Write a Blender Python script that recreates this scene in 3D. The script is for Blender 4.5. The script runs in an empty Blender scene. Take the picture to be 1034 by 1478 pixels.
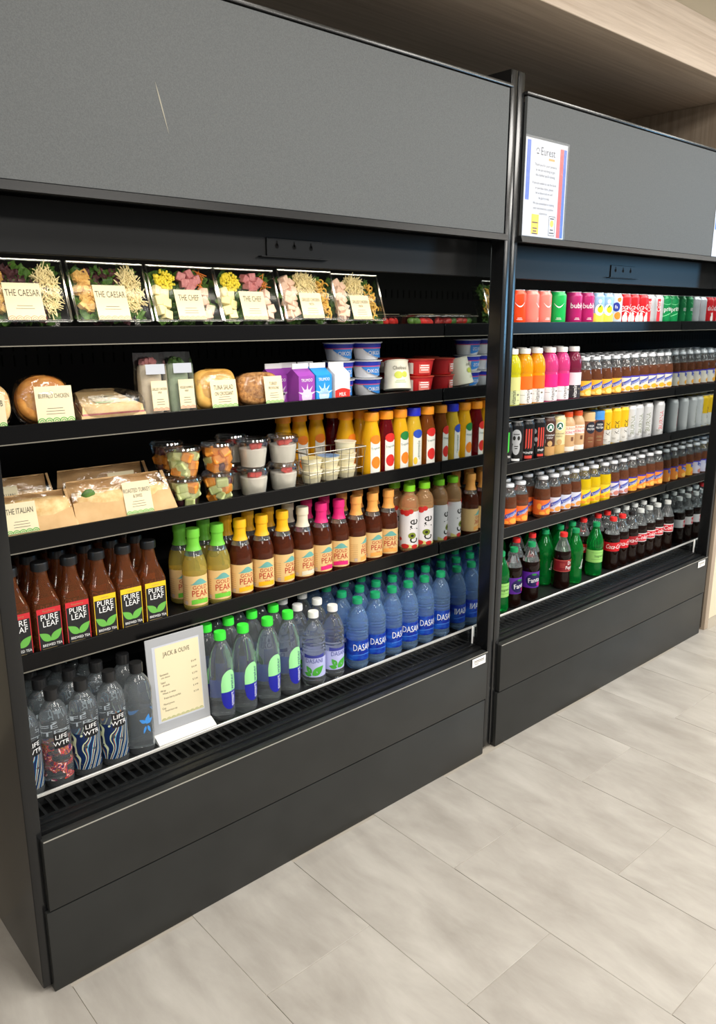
import bpy, bmesh, math, random
from mathutils import Vector, Matrix
random.seed(11)
S = bpy.context.scene
COL = S.collection
PI = math.pi
# ------------------------------------------------------------------ camera
CAMP = Vector((-0.43206, -1.50618, 1.43))
FW = Vector((0.64730978, 0.72327622, -0.24054431)); RT = Vector((0.745232514, -0.66680453, 0.000467422)); UP = Vector((0.16005796, 0.17956401, 0.97063805))
FPX = 1136.7
cd = bpy.data.cameras.new('camera'); co = bpy.data.objects.new('camera', cd); COL.objects.link(co)
cd.sensor_fit = 'VERTICAL'; cd.sensor_height = 36.0; cd.lens = FPX / 1478 * 36.0; cd.clip_start = 0.05
mw = Matrix((RT, UP, -FW)).transposed().to_4x4(); mw.translation = CAMP; co.matrix_world = mw
S.camera = co
# ------------------------------------------------------------------ world, room lights, exposure
w = bpy.data.worlds.new('world'); S.world = w; w.use_nodes = True
w.node_tree.nodes['Background'].inputs[0].default_value = (1.0, 0.97, 0.93, 1); w.node_tree.nodes['Background'].inputs[1].default_value = 0.28
S.view_settings.view_transform = 'Standard'; S.view_settings.look = 'None'; S.view_settings.gamma = 1.0
S.view_settings.exposure = 0.0; S.view_settings.use_curve_mapping = False
def area(name, loc, power, sx, sy, rot=(0, 0, 0), col=(1, .95, .88)):
    l = bpy.data.lights.new(name, 'AREA'); l.shape = 'RECTANGLE'; l.size = sx; l.size_y = sy; l.energy = power; l.color = col
    o = bpy.data.objects.new(name, l); COL.objects.link(o); o.location = loc; o.rotation_euler = rot; return o
for lx, k in ((-1.2, .68), (0.9, .95), (3.0, 1.08), (5.1, 1.0)):
    for ly, pw in ((-1.5, 38), (-3.6, 56)):
        area('ceiling_panel_light', (lx, ly, 2.73), pw * k * 1.42, 0.9, 0.9, col=(1, .96, .90))
area('unseen_blue_light', (6.6, -2.6, 1.9), 34, 0.6, 0.9, (PI/2, 0, math.radians(62)), (.25, .62, 1.0))  # unseen blue source, added to tint the far hood plate
# strip lights inside the coolers, tucked behind the hood plates
for x0 in (0.0, 1.516):
    area('cooler_strip_light', (x0 + 0.76, 0.135, 1.585), 2.4, 1.36, 0.03, (math.radians(8), 0, 0), (1, .93, .80) if x0 == 0 else (1, .98, .95))

# ------------------------------------------------------------------ materials
def lin(c):
    def g(v):
        v = v / 255.0
        return v / 12.92 if v <= 0.04045 else ((v + 0.055) / 1.055) ** 2.4
    return (g(c[0]), g(c[1]), g(c[2]), 1.0)
MATS = {}
def M(name, c, rough=.5, metal=0.0, trans=0.0, ior=1.45, emit=0.0, spec=.5):
    if name in MATS: return MATS[name]
    m = bpy.data.materials.new(name); m.use_nodes = True
    b = m.node_tree.nodes['Principled BSDF']
    b.inputs['Base Color'].default_value = lin(c); b.inputs['Roughness'].default_value = rough; b.inputs['Metallic'].default_value = metal
    b.inputs['Transmission Weight'].default_value = trans; b.inputs['IOR'].default_value = ior; b.inputs['Specular IOR Level'].default_value = spec
    if emit: b.inputs['Emission Color'].default_value = lin(c); b.inputs['Emission Strength'].default_value = emit
    MATS[name] = m; return m
def nodes(m): return m.node_tree.nodes, m.node_tree.links, m.node_tree.nodes['Principled BSDF']
def noise_mat(name, c1, c2, scale, rough=.5, bump=0.0, stretch=(1, 1, 1), detail=6, dist=.002, spec=.5, lo=.3, hi=.7, rnd=False, distort=0.0):
    if name in MATS: return MATS[name]
    m = M(name, c1, rough, spec=spec); n, l, b = nodes(m)
    tc = n.new('ShaderNodeTexCoord'); mp = n.new('ShaderNodeMapping'); mp.inputs['Scale'].default_value = stretch
    l.new(tc.outputs['Object'], mp.inputs['Vector'])
    src = mp.outputs['Vector']
    if rnd:
        oi = n.new('ShaderNodeObjectInfo'); mu = n.new('ShaderNodeMath'); mu.operation = 'MULTIPLY'; mu.inputs[1].default_value = 37.0
        l.new(oi.outputs['Random'], mu.inputs[0]); ad = n.new('ShaderNodeVectorMath'); ad.operation = 'ADD'
        l.new(src, ad.inputs[0]); l.new(mu.outputs[0], ad.inputs[1]); src = ad.outputs[0]
    t = n.new('ShaderNodeTexNoise'); t.inputs['Scale'].default_value = scale; t.inputs['Detail'].default_value = detail; t.inputs['Roughness'].default_value = .62; t.inputs['Distortion'].default_value = distort
    l.new(src, t.inputs['Vector'])
    r = n.new('ShaderNodeValToRGB'); r.color_ramp.elements[0].position = lo; r.color_ramp.elements[1].position = hi
    r.color_ramp.elements[0].color = lin(c1); r.color_ramp.elements[1].color = lin(c2)
    l.new(t.outputs['Fac'], r.inputs['Fac']); l.new(r.outputs['Color'], b.inputs['Base Color'])
    if bump:
        bp = n.new('ShaderNodeBump'); bp.inputs['Strength'].default_value = bump; bp.inputs['Distance'].default_value = dist
        l.new(t.outputs['Fac'], bp.inputs['Height']); l.new(bp.outputs['Normal'], b.inputs['Normal'])
    return m
def film(name, gl=.12, rough=.08, tint=(1, 1, 1), bumpscale=0, bump=.5, fm=.55):
    """thin clear plastic: mostly see-through, a little mirror-like"""
    if name in MATS: return MATS[name]
    m = bpy.data.materials.new(name); m.use_nodes = True; n, l = m.node_tree.nodes, m.node_tree.links
    n.remove(n['Principled BSDF']); out = n['Material Output']
    tr = n.new('ShaderNodeBsdfTransparent'); tr.inputs[0].default_value = (*tint, 1)
    g = n.new('ShaderNodeBsdfGlossy'); g.inputs['Roughness'].default_value = rough; g.inputs[0].default_value = (.9, .9, .9, 1)
    lw = n.new('ShaderNodeLayerWeight'); lw.inputs[0].default_value = .25
    ma = n.new('ShaderNodeMath'); ma.operation = 'MULTIPLY_ADD'; ma.inputs[1].default_value = fm; ma.inputs[2].default_value = gl
    l.new(lw.outputs['Fresnel'], ma.inputs[0]); mx = n.new('ShaderNodeMixShader'); l.new(ma.outputs[0], mx.inputs[0]); l.new(tr.outputs[0], mx.inputs[1]); l.new(g.outputs[0], mx.inputs[2])
    if bumpscale:
        tc = n.new('ShaderNodeTexCoord'); t = n.new('ShaderNodeTexNoise'); t.inputs['Scale'].default_value = bumpscale; t.inputs['Detail'].default_value = 3; t.inputs['Distortion'].default_value = 1.5
        l.new(tc.outputs['Object'], t.inputs['Vector']); bp = n.new('ShaderNodeBump'); bp.inputs['Strength'].default_value = bump; bp.inputs['Distance'].default_value = .01
        l.new(t.outputs['Fac'], bp.inputs['Height']); l.new(bp.outputs['Normal'], g.inputs['Normal'])
    l.new(mx.outputs[0], out.inputs[0]); MATS[name] = m; return m
def art_mat(name, cols, scale, dist, cover=.5, wave=True):
    """printed swirl artwork with clear gaps between the ink"""
    m = M(name, cols[0], .35); n, l, b = nodes(m)
    tc = n.new('ShaderNodeTexCoord'); t = n.new('ShaderNodeTexWave' if wave else 'ShaderNodeTexNoise')
    t.inputs['Scale'].default_value = scale; t.inputs['Distortion'].default_value = dist; t.inputs['Detail'].default_value = 2
    if wave: t.inputs['Detail Scale'].default_value = .6
    l.new(tc.outputs['Object'], t.inputs['Vector']); r = n.new('ShaderNodeValToRGB'); r.color_ramp.interpolation = 'CONSTANT'
    e = r.color_ramp.elements; e[0].color = lin(cols[0]); e[0].position = 0; e[1].position = 1 / len(cols); e[1].color = lin(cols[1])
    for i, c in enumerate(cols[2:]):
        x = e.new((i + 2) / len(cols)); x.color = lin(c)
    if not wave:
        for i, x in enumerate(e): x.position = 0 if i == 0 else .3 + .4 * i / len(cols)
    l.new(t.outputs['Fac'], r.inputs['Fac']); l.new(r.outputs['Color'], b.inputs['Base Color'])
    t2 = n.new('ShaderNodeTexNoise'); t2.inputs['Scale'].default_value = 38; t2.inputs['Detail'].default_value = 1.5
    l.new(tc.outputs['Object'], t2.inputs['Vector']); ma = n.new('ShaderNodeMath'); ma.operation = 'GREATER_THAN'; ma.inputs[1].default_value = 1 - cover
    l.new(t2.outputs['Fac'], ma.inputs[0]); l.new(ma.outputs[0], b.inputs['Alpha']); return m
def grain_mat(name, c1, c2, axis):
    m = M(name, c1, .55); n, l, b = nodes(m)
    tc = n.new('ShaderNodeTexCoord'); mp = n.new('ShaderNodeMapping')
    s = [34, 34, 34]; s[axis] = .9; mp.inputs['Scale'].default_value = s; l.new(tc.outputs['Object'], mp.inputs['Vector'])
    t = n.new('ShaderNodeTexNoise'); t.inputs['Scale'].default_value = 1.6; t.inputs['Detail'].default_value = 8; t.inputs['Roughness'].default_value = .7; l.new(mp.outputs[0], t.inputs['Vector'])
    r = n.new('ShaderNodeValToRGB'); r.color_ramp.elements[0].position = .3; r.color_ramp.elements[1].position = .72; r.color_ramp.elements[0].color = lin(c1); r.color_ramp.elements[1].color = lin(c2)
    l.new(t.outputs['Fac'], r.inputs['Fac']); l.new(r.outputs[0], b.inputs['Base Color'])
    bp = n.new('ShaderNodeBump'); bp.inputs['Strength'].default_value = .12; bp.inputs['Distance'].default_value = .001; l.new(t.outputs['Fac'], bp.inputs['Height']); l.new(bp.outputs[0], b.inputs['Normal']); return m

BLACK = noise_mat('black_powder_coat', (15, 16, 17), (20, 21, 22), 6, .42, .02, detail=3, spec=.3)
BLACKG = M('black_gloss', (9, 9, 10), .26, spec=.22)
BASE = noise_mat('charcoal_base_coat', (32, 33, 32), (38, 39, 38), 6, .40, .02, detail=3)
GREYP = noise_mat('grey_textured_panel', (76, 79, 80), (90, 93, 94), 420, .62, .35, detail=3, dist=.0008)
DARK = M('dark_liner', (9, 9, 10), .55)
MIRROR = M('polished_end_panel', (176, 184, 186), .03, 1.0)
SILVER = M('brushed_aluminium', (214, 214, 212), .35, .6)
CHROME = M('wire_chrome', (150, 146, 136), .3, 1.0)
WHITE = M('white_plastic', (238, 238, 236), .35)
PAPER = M('cream_label_paper', (226, 214, 178), .7)
WPAPER = M('white_paper', (194, 198, 208), .6)
INK = M('black_ink', (32, 30, 28), .6)
INKG = M('grey_ink', (112, 104, 90), .6)
WINK = M('white_ink', (245, 245, 245), .5)
CLEARB = M('clear_water_bottle', (234, 242, 247), .015, 0, .935, 1.33)
BLUEB = M('blue_tint_water_bottle', (166, 206, 252), .03, 0, .84, 1.33)
BOX = film('clear_clamshell', .015, .16, fm=.22)
BAG = film('crinkled_film', .10, .16, bumpscale=26, bump=.7)
CUPF = film('clear_cup', .10, .08)

# ------------------------------------------------------------------ mesh helpers
class MB:
    def __init__(s): s.v = []; s.f = []
    def add(s, v, f):
        k = len(s.v); s.v += [tuple(p) for p in v]; s.f += [tuple(i + k for i in q) for q in f]; return s
    def box(s, x0, x1, y0, y1, z0, z1):
        v = [(x, y, z) for x in (x0, x1) for y in (y0, y1) for z in (z0, z1)]
        return s.add(v, [(0, 1, 3, 2), (4, 6, 7, 5), (0, 4, 5, 1), (2, 3, 7, 6), (0, 2, 6, 4), (1, 5, 7, 3)])
    def obox(s, c, size, rot):
        v = [Vector(c) + rot @ Vector((a * size[0] / 2, b * size[1] / 2, d * size[2] / 2)) for a in (-1, 1) for b in (-1, 1) for d in (-1, 1)]
        return s.add(v, [(0, 1, 3, 2), (4, 6, 7, 5), (0, 4, 5, 1), (2, 3, 7, 6), (0, 2, 6, 4), (1, 5, 7, 3)])
    def prism(s, prof, x0, x1):
        n = len(prof); v = [(x0, y, z) for y, z in prof] + [(x1, y, z) for y, z in prof]
        return s.add(v, [tuple(range(n))[::-1], tuple(range(n, 2 * n))] + [(i, (i + 1) % n, n + (i + 1) % n, n + i) for i in range(n)])
    def lathe(s, prof, seg=28, cx=0, cy=0, a0=0.0):
        n = len(prof); v = []; f = []
        for r, z in prof:
            for k in range(seg):
                a = a0 + 2 * PI * k / seg; v.append((cx + r * math.cos(a), cy + r * math.sin(a), z))
        for i in range(n - 1):
            for k in range(seg):
                j = (k + 1) % seg; f.append((i * seg + k, i * seg + j, (i + 1) * seg + j, (i + 1) * seg + k))
        f.append(tuple(range(seg))[::-1]); f.append(tuple(range((n - 1) * seg, n * seg)))
        return s.add(v, f)
    def loft(s, secs, seg=32, p=5.0):
        """secs: (z, hx, hy[, cx, cy[, p]]) superellipse sections"""
        v = []; f = []
        for sc in secs:
            z, hx, hy = sc[:3]; cx, cy = sc[3:5] if len(sc) >= 5 else (0, 0); q = sc[5] if len(sc) > 5 else p
            for k in range(seg):
                a = 2 * PI * (k + .5) / seg; c, d = math.cos(a), math.sin(a)
                v.append((cx + hx * math.copysign(abs(c) ** (2 / q), c), cy + hy * math.copysign(abs(d) ** (2 / q), d), z))
        n = len(secs)
        for i in range(n - 1):
            for k in range(seg):
                j = (k + 1) % seg; f.append((i * seg + k, i * seg + j, (i + 1) * seg + j, (i + 1) * seg + k))
        f.append(tuple(range(seg))[::-1]); f.append(tuple(range((n - 1) * seg, n * seg)))
        return s.add(v, f)
    def tube(s, pts, r, seg=6):
        pts = [Vector(p) for p in pts]
        for a, b in zip(pts[:-1], pts[1:]):
            d = (b - a).normalized(); x = d.orthogonal().normalized(); y = d.cross(x)
            v = [q + r * (x * math.cos(2 * PI * k / seg) + y * math.sin(2 * PI * k / seg)) for q in (a, b) for k in range(seg)]
            s.add(v, [(k, (k + 1) % seg, seg + (k + 1) % seg, seg + k) for k in range(seg)] + [tuple(range(seg))[::-1], tuple(range(seg, 2 * seg))])
        return s
    def ball(s, c, rx, ry=None, rz=None, seg=10, rings=6, jit=0.0, rot=None):
        ry = ry or rx; rz = rz or rx; v = []; f = []
        for i in range(rings + 1):
            t = PI * i / rings
            for k in range(seg):
                a = 2 * PI * k / seg; j = 1 + random.uniform(-jit, jit)
                p = Vector((rx * math.sin(t) * math.cos(a) * j, ry * math.sin(t) * math.sin(a) * j, rz * math.cos(t) * j))
                if rot: p = rot @ p
                v.append(Vector(c) + p)
        for i in range(rings):
            for k in range(seg):
                j = (k + 1) % seg; f.append((i * seg + k, (i + 1) * seg + k, (i + 1) * seg + j, i * seg + j))
        return s.add(v, f)
    def mesh(s, name, mat, smooth=35):
        me = bpy.data.meshes.new(name); me.from_pydata(s.v, [], s.f); me.materials.append(mat)
        bm = bmesh.new(); bm.from_mesh(me); bmesh.ops.remove_doubles(bm, verts=bm.verts, dist=1e-6)
        bmesh.ops.recalc_face_normals(bm, faces=bm.faces) if smooth != 'flat2' else None
        bm.to_mesh(me); bm.free()
        if smooth and smooth != 'flat2':
            me.polygons.foreach_set('use_smooth', [True] * len(me.polygons)); me.set_sharp_from_angle(angle=math.radians(smooth))
        return me
def bevel_box(name, mat, x0, x1, y0, y1, z0, z1, b=.002, seg=2):
    me = bpy.data.meshes.new(name); bm = bmesh.new(); bmesh.ops.create_cube(bm, size=1)
    for v in bm.verts: v.co = Vector(((x0 + x1) / 2 + v.co.x * (x1 - x0), (y0 + y1) / 2 + v.co.y * (y1 - y0), (z0 + z1) / 2 + v.co.z * (z1 - z0)))
    bmesh.ops.bevel(bm, geom=list(bm.edges), offset=b, segments=seg, affect='EDGES', profile=.5)
    bm.to_mesh(me); bm.free(); me.materials.append(mat)
    me.polygons.foreach_set('use_smooth', [True] * len(me.polygons)); me.set_sharp_from_angle(angle=math.radians(40)); return me
# ---- objects
def obj(name, me, parent=None, loc=(0, 0, 0), rot=(0, 0, 0)):
    o = bpy.data.objects.new(name, me); COL.objects.link(o); o.location = loc; o.rotation_euler = rot
    if parent: o.parent = parent
    return o
def tag(o, label=None, cat=None, group=None, kind=None):
    if label: o['label'] = label
    if cat: o['category'] = cat
    if group: o['group'] = group
    if kind: o['kind'] = kind
    return o
def place(tpl, name, label, cat, loc, rz=0.0, group=None, rx=0.0, ry=0.0, sc=1.0):
    """tpl: list of nodes (part name, mesh, loc, rot, children, kind)"""
    e = bpy.data.objects.new(name, None); e.empty_display_size = .03; COL.objects.link(e); e.location = loc; e.rotation_euler = (rx, ry, rz); e.scale = (sc, sc, sc)
    tag(e, label, cat, group)
    def rec(ns, par):
        for nd in ns:
            o = obj(nd[0], nd[1], par, nd[2] if len(nd) > 2 else (0, 0, 0), nd[3] if len(nd) > 3 else (0, 0, 0))
            if len(nd) > 5 and nd[5]: o['kind'] = nd[5]
            if len(nd) > 4 and nd[4]: rec(nd[4], o)
    rec(tpl, e); return e
# ---- flat print, drawn as 2-D shapes (s across, z up) and laid on flat or round surfaces
TXT = {}
def txt(body, size, cx=0, cz=0, xs=1.0, rot=0.0, shear=0.0):
    if body not in TXT:
        cu = bpy.data.curves.new('lettering', 'FONT'); cu.body = body; cu.size = 1; cu.align_x = 'CENTER'; cu.align_y = 'CENTER'; cu.resolution_u = 2; cu.fill_mode = 'FRONT'
        o = bpy.data.objects.new('lettering', cu); COL.objects.link(o); dg = bpy.context.evaluated_depsgraph_get(); dg.update()
        me = bpy.data.meshes.new_from_object(o.evaluated_get(dg)); TXT[body] = ([(v.co.x, v.co.y) for v in me.vertices], [tuple(p.vertices) for p in me.polygons])
        bpy.data.objects.remove(o); bpy.data.curves.remove(cu); bpy.data.meshes.remove(me)
    v, f = TXT[body]; c, s = math.cos(rot), math.sin(rot); out = []
    for x, y in v:
        x, y = (x * xs + shear * y) * size, y * size; out.append((cx + c * x - s * y, cz + s * x + c * y))
    return out, f
def ell(cx, cz, a, b, seg=20, rings=3):
    v = [(cx, cz)]; f = []
    for i in range(1, rings + 1):
        for k in range(seg): v.append((cx + a * i / rings * math.cos(2 * PI * k / seg), cz + b * i / rings * math.sin(2 * PI * k / seg)))
    for k in range(seg): f.append((0, 1 + k, 1 + (k + 1) % seg))
    for i in range(rings - 1):
        for k in range(seg):
            j = (k + 1) % seg; f.append((1 + i * seg + k, 1 + (i + 1) * seg + k, 1 + (i + 1) * seg + j, 1 + i * seg + j))
    return v, f
def rect(cx, cz, w_, h, n=6, sh=0.0):
    v = []; f = []
    for i in range(n + 1):
        x = -w_ / 2 + w_ * i / n; v += [(cx + x - sh * h / 2, cz - h / 2), (cx + x + sh * h / 2, cz + h / 2)]
    for i in range(n): f.append((2 * i, 2 * i + 2, 2 * i + 3, 2 * i + 1))
    return v, f
def strip(lo, hi, s0, s1, n=10):
    """area between curves lo(t), hi(t) for s from s0 to s1"""
    v = []; f = []
    for i in range(n + 1):
        t = i / n; x = s0 + (s1 - s0) * t; v += [(x, lo(t)), (x, hi(t))]
    for i in range(n): f.append((2 * i, 2 * i + 2, 2 * i + 3, 2 * i + 1))
    return v, f
def leaf(cx, cz, L, wd, ang, n=8):
    v = []; f = []; c, s = math.cos(ang), math.sin(ang)
    for i in range(n + 1):
        t = i / n; x = L * t; h = wd / 2 * math.sin(PI * t ** .8)
        for y in (-h, h): v.append((cx + c * x - s * y, cz + s * x + c * y))
    for i in range(n): f.append((2 * i, 2 * i + 2, 2 * i + 3, 2 * i + 1))
    return v, f
def arcs(cx, cz, w_, n, r, rings=2, wd=.0011):
    out = []
    for k in range(n):
        x0 = cx - w_ / 2 + w_ * (k + .5) / n
        for q in range(rings):
            rr = r * (1 - q * .45); v = []; f = []
            for i in range(9):
                a = PI * i / 8; v += [(x0 + rr * math.cos(a), cz + rr * math.sin(a)), (x0 + (rr - wd) * math.cos(a), cz + (rr - wd) * math.sin(a))]
            for i in range(8): f.append((2 * i, 2 * i + 1, 2 * i + 3, 2 * i + 2))
            out.append((v, f))
    return out
def print_on(name, mat, shapes, r=None, off=.0006, zc=0.0, d=0.0, a0=0.0):
    """r: wrap on a cylinder of radius r; otherwise flat on the plane y=-d"""
    mb = MB()
    for v, f in shapes:
        if r: mb.add([((r + off) * math.sin(x / r + a0), -(r + off) * math.cos(x / r + a0), zc + z) for x, z in v], f)
        else: mb.add([(x, -d - off, zc + z) for x, z in v], f)
    return mb.mesh(name, mat, smooth=60 if r else None)
def band(name, mat, r, z0, z1, a0=-PI, a1=PI, seg=28, rt=None):
    mb = MB(); v = []; f = []; rt = rt or r
    for i in range(seg + 1):
        a = a0 + (a1 - a0) * i / seg; v += [(r * math.sin(a), -r * math.cos(a), z0), (rt * math.sin(a), -rt * math.cos(a), z1)]
    for i in range(seg): f.append((2 * i, 2 * i + 2, 2 * i + 3, 2 * i + 1))
    return mb.add(v, f).mesh(name, mat, smooth=60)
def uvx(u_, y, z):
    """x of the point on the line (y, z) that a photo column u_ looks at"""
    lo, hi = -1.0, 6.0
    for _ in range(44):
        m = (lo + hi) / 2; dlt = Vector((m, y, z)) - CAMP
        if 517 + FPX * dlt.dot(RT) / dlt.dot(FW) < u_: lo = m
        else: hi = m
    return m
ORD = ['first', 'second', 'third', 'fourth', 'fifth', 'sixth', 'seventh', 'eighth', 'ninth', 'tenth', 'eleventh', 'twelfth', 'thirteenth', 'fourteenth', 'fifteenth', 'sixteenth', 'seventeenth']
ROWN = ['front row', 'second row', 'third row', 'fourth row', 'fifth row']

# ================================================================== SETTING
def struct(name, me, parent=None, loc=(0, 0, 0)):
    o = obj(name, me, parent, loc)
    if not parent: o['kind'] = 'structure'
    return o
TW = .305
floor = struct('floor', MB().box(-2.2, 8.2, -4.4, 1.0, -.05, -.0014).mesh('floor', M('tile_joint', (160, 153, 142), .8), None))
TILE = noise_mat('stone_tile', (146, 141, 134), (176, 172, 165), 4.2, .38, .03, (2.2, .8, 1), 11, .001, .4, .3, .72, True, .25)
tile_me = bevel_box('tile', TILE, -.1520, .1520, -.3045, .3045, -.012, 0, .0008, 1)
X0 = .3586
for i in range(-7, 17):
    for j in range(-8, 1):
        x = X0 + TW * (i + .5); off = 0 if i % 2 == 0 else -TW
        y = -.3256 + off + 2 * TW * (j + .5)
        if y - .3 > .95 or y < -4.2 or not -1.9 < x < 5.2: continue
        if len(floor.children) >= 300: continue
        obj('tile', tile_me, floor, (x, y, 0))
WOODX = grain_mat('oak_laminate_along', (176, 156, 136), (212, 195, 176), 0)
WOODZ = grain_mat('oak_laminate_upright', (150, 133, 114), (188, 171, 152), 2)
struct('ceiling', MB().box(-2.2, 8.2, -4.4, 1.0, 2.75, 2.80).mesh('ceiling', M('ceiling_paint', (202, 192, 172), .8), None))
struct('trim_1', bevel_box('trim_1', WOODX, -2.2, 6.2, .02, .95, 2.300, 2.474, .002, 1))                      # oak bulkhead over the coolers
struct('wall_back', MB().box(-2.2, 8.2, .95, 1.0, 0, 2.75).mesh('wall_back', M('beige_wall', (202, 192, 172), .8), None))
struct('trim_2', bevel_box('trim_2', WOODZ, 3.0900, 3.128, -.012, .949, 0, 2.2995, .0015, 1))                    # oak cheek right of the coolers
struct('wall_above_added', MB().box(-2.2, 8.2, .032, .10, 2.4745, 2.7495).mesh('wall_above_added', M('tan_wall_paint', (172, 158, 134), .8), None))  # added wall face, set forward to catch light over the bulkhead
struct('wall_right', MB().box(3.1285, 6.2, .04, .1, 0, 2.2995).mesh('wall_right', noise_mat('cream_wall', (214, 203, 176), (220, 209, 184), 3, .8), None))

# ================================================================== COOLERS
TI = .0324; W1, W2 = 1.5156, 1.568; XF = 1.516      # the two units stand side by side
SHL = [1.410, 1.206, .967, .688]; SHR = [1.412, 1.122, .915, .675]
SHF = .224          # front of the shelves
BACKY = .72
LIP = .041; DROP = .013
DECK = .383
def cooler(x0, W_, shelves, label):
    e = bpy.data.objects.new('open_cooler', None); COL.objects.link(e); e.location = (x0, 0, 0); tag(e, label, 'cooler')
    a, b = TI, W_ - TI
    for s in (0, 1):
        xs = (0.0, TI - .001) if s == 0 else (W_ - TI + .001, W_ - .0004)
        p = obj('side_panel', bevel_box('side_panel', M('side_gloss_black', (18, 19, 20), .2), xs[0], xs[1], 0, .80, .012, 2.095, .0025, 2), e)
        obj('end_liner', MB().box(a - .001, a + .002, .045, BACKY, .40, 1.66).mesh('end_liner', MIRROR, None) if s == 0 else MB().box(b - .002, b + .001, .045, BACKY, .40, 1.66).mesh('end_liner', MIRROR, None), p)
        obj('foot_strip', MB().box(xs[0] + .004, xs[1] - .004, .02, .79, 0, .011).mesh('foot_strip', DARK, None), p)
        obj('seal_line', MB().box(xs[0] + (.0 if s == 0 else .0), xs[0] + .0012, -.0008, .0, .03, 2.08).mesh('seal_line', BLACKG, None), p)
    obj('kick_panel', bevel_box('kick_panel', BASE, a - .0124, b - .013, -.012, .03, 0, .199, .002, 2), e)
    obj('base_frame', MB().box(a, b, .031, .78, .02, .34).mesh('base_frame', DARK, None), e)
    lp = obj('lower_panel', bevel_box('lower_panel', BASE, a - .006, b - .010, -.014, .012, .203, .371, .002, 2), e)
    obj('edge_line', MB().box(a - .004, b - .012, -.0148, -.0128, .3695, .3714).mesh('edge_line', M('worn_edge_highlight', (150, 148, 140), .4), None), lp)  # pale strip paints the highlight along the worn top edge
    obj('front_ledge', bevel_box('front_ledge', BLACK, a, b, .022, .044, .350, .3730, .0015, 2), e)
    obj('fence_base', bevel_box('fence_base', BLACK, a, b, .047, .0625, .350, .3755, .0015, 2), e)
    dk = obj('deck', MB().box(a, b, .137, BACKY, DECK - .02, DECK).mesh('deck', M('deck_metal', (40, 41, 42), .35, .4), None), e)
    g = obj('intake_grille', MB().box(a, b, .0665, .069, .362, .378).box(a, b, .134, .1365, .362, .380).mesh('intake_grille', M('slat_matte', (26, 26, 27), .75, spec=.2), None), e)
    n = 62; sm = MB().box(-.0035, .0035, .0692, .1338, -.004, .0).mesh('slat', M('slat_matte', (26, 26, 27), .75, spec=.2), None)
    for k in range(n):
        obj('slat', sm, g, (a + (b - a) * (k + .5) / n, 0, .3775))
    fn = obj('front_fence', MB().box(a + .002, b - .002, .0628, .0662, .3765, .4265).mesh('front_fence', film('clear_fence', .0, .2, (.93, .95, .95), fm=.06), None), e)
    obj('deck_rail', bevel_box('deck_rail', SILVER, a + .002, b - .002, .0622, .0668, .427, .4345, .001, 1), fn)
    obj('rail_end', bevel_box('rail_end', WHITE, b - .007, b - .0025, .0560, .0615, .374, .4345, .001, 1), fn)
    obj('back_panel', MB().box(a, b, BACKY, BACKY + .03, .36, 1.70).mesh('back_panel', DARK, None), e)
    # rear air slots
    sl = MB()
    for zz in (.55, .60, .83, .88, 1.10, 1.15, 1.30, 1.34, 1.50):
        for k in range(46): sl.box(a + .03 + k * .0315, a + .034 + k * .0315, BACKY - .0012, BACKY, zz, zz + .03)
    o = obj('air_slots', sl.mesh('air_slots', M('slot_black', (3, 3, 3), .9), None), e); o['kind'] = 'stuff'
    for z in shelves:
        s = obj('shelf', MB().box(a + .004, b - .004, SHF + .004, BACKY - .005, z - DROP - .012, z - DROP).mesh('shelf', BLACK, None), e)
        obj('lip', bevel_box('lip', BLACKG, a + .004, b - .004, SHF - .004, SHF + .003, z - LIP, z, .0015, 1), s)
        obj('lip_edge', MB().box(a + .004, b - .004, SHF - .0062, SHF - .004, z - LIP, z - LIP + .0022).mesh('lip_edge', M('lip_highlight', (120, 116, 106), .3), None), s)  # painted highlight line along the bottom of the lip
    # hood, display panel
    obj('hood', MB().prism([(.004, 1.70), (.112, 1.655), (.118, 1.655), (.118, 1.548), (.122, 1.548), (.122, 1.70), (BACKY, 1.70), (BACKY, 1.76), (.004, 1.76)], a, b).mesh('hood', DARK, None), e)
    hp = obj('hood_plate', bevel_box('hood_plate', BLACK, a + .001, b - .001, .100, .104, 1.548, 1.650, .001, 1), e)
    br = obj('bracket', bevel_box('bracket', BLACK, .712, .880, .0965, .0998, 1.570, 1.612, .001, 1), hp)
    obj('bracket_flange', MB().box(.690, .898, .086, .0998, 1.5675, 1.5695).mesh('bracket_flange', BLACK, None), br)
    for k in range(3):
        obj('keyhole', print_on('keyhole', M('slot_black', (3, 3, 3), .9), [ell(.742 + k * .052, 1.594, .006, .006, 12, 1), rect(.742 + k * .052, 1.600, .004, .012, 1)], None, .0003, 0, -.0963 * 1), br)
    st = obj('light_strip', MB().box(a + .02, b - .02, .124, .15, 1.59, 1.60).mesh('light_strip', M('led_strip', (255, 244, 225), .5, emit=2.0), None), e)
    zt = 2.042 if x0 == 0 else 2.036
    xe = b - .013 if x0 == 0 else b - .004
    pn = obj('display_panel', bevel_box('display_panel', GREYP, a + .004, xe, -.008, .003, 1.662, zt, .001, 1), e)
    obj('top_trim', bevel_box('top_trim', M('trim_metal', (70, 70, 70), .25, .7), a, b, -.010, .012, zt + .003, zt + .012, .0015, 2), pn)
    obj('bottom_trim', MB().prism([(-.010, 1.661), (-.016, 1.644), (.004, 1.644), (.004, 1.661)], a, b).mesh('bottom_trim', BLACK), pn)
    obj('top_box', MB().box(a, b, .013, .75, 1.765, zt - .01).mesh('top_box', DARK, None), e)
    return e
cl = cooler(0.0, W1, SHL, 'black open-front cooler nearest the camera, holding salads, sandwiches, teas and water')
cr = cooler(XF, W2, SHR, 'black open-front cooler further right, holding cans and soda bottles')
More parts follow.
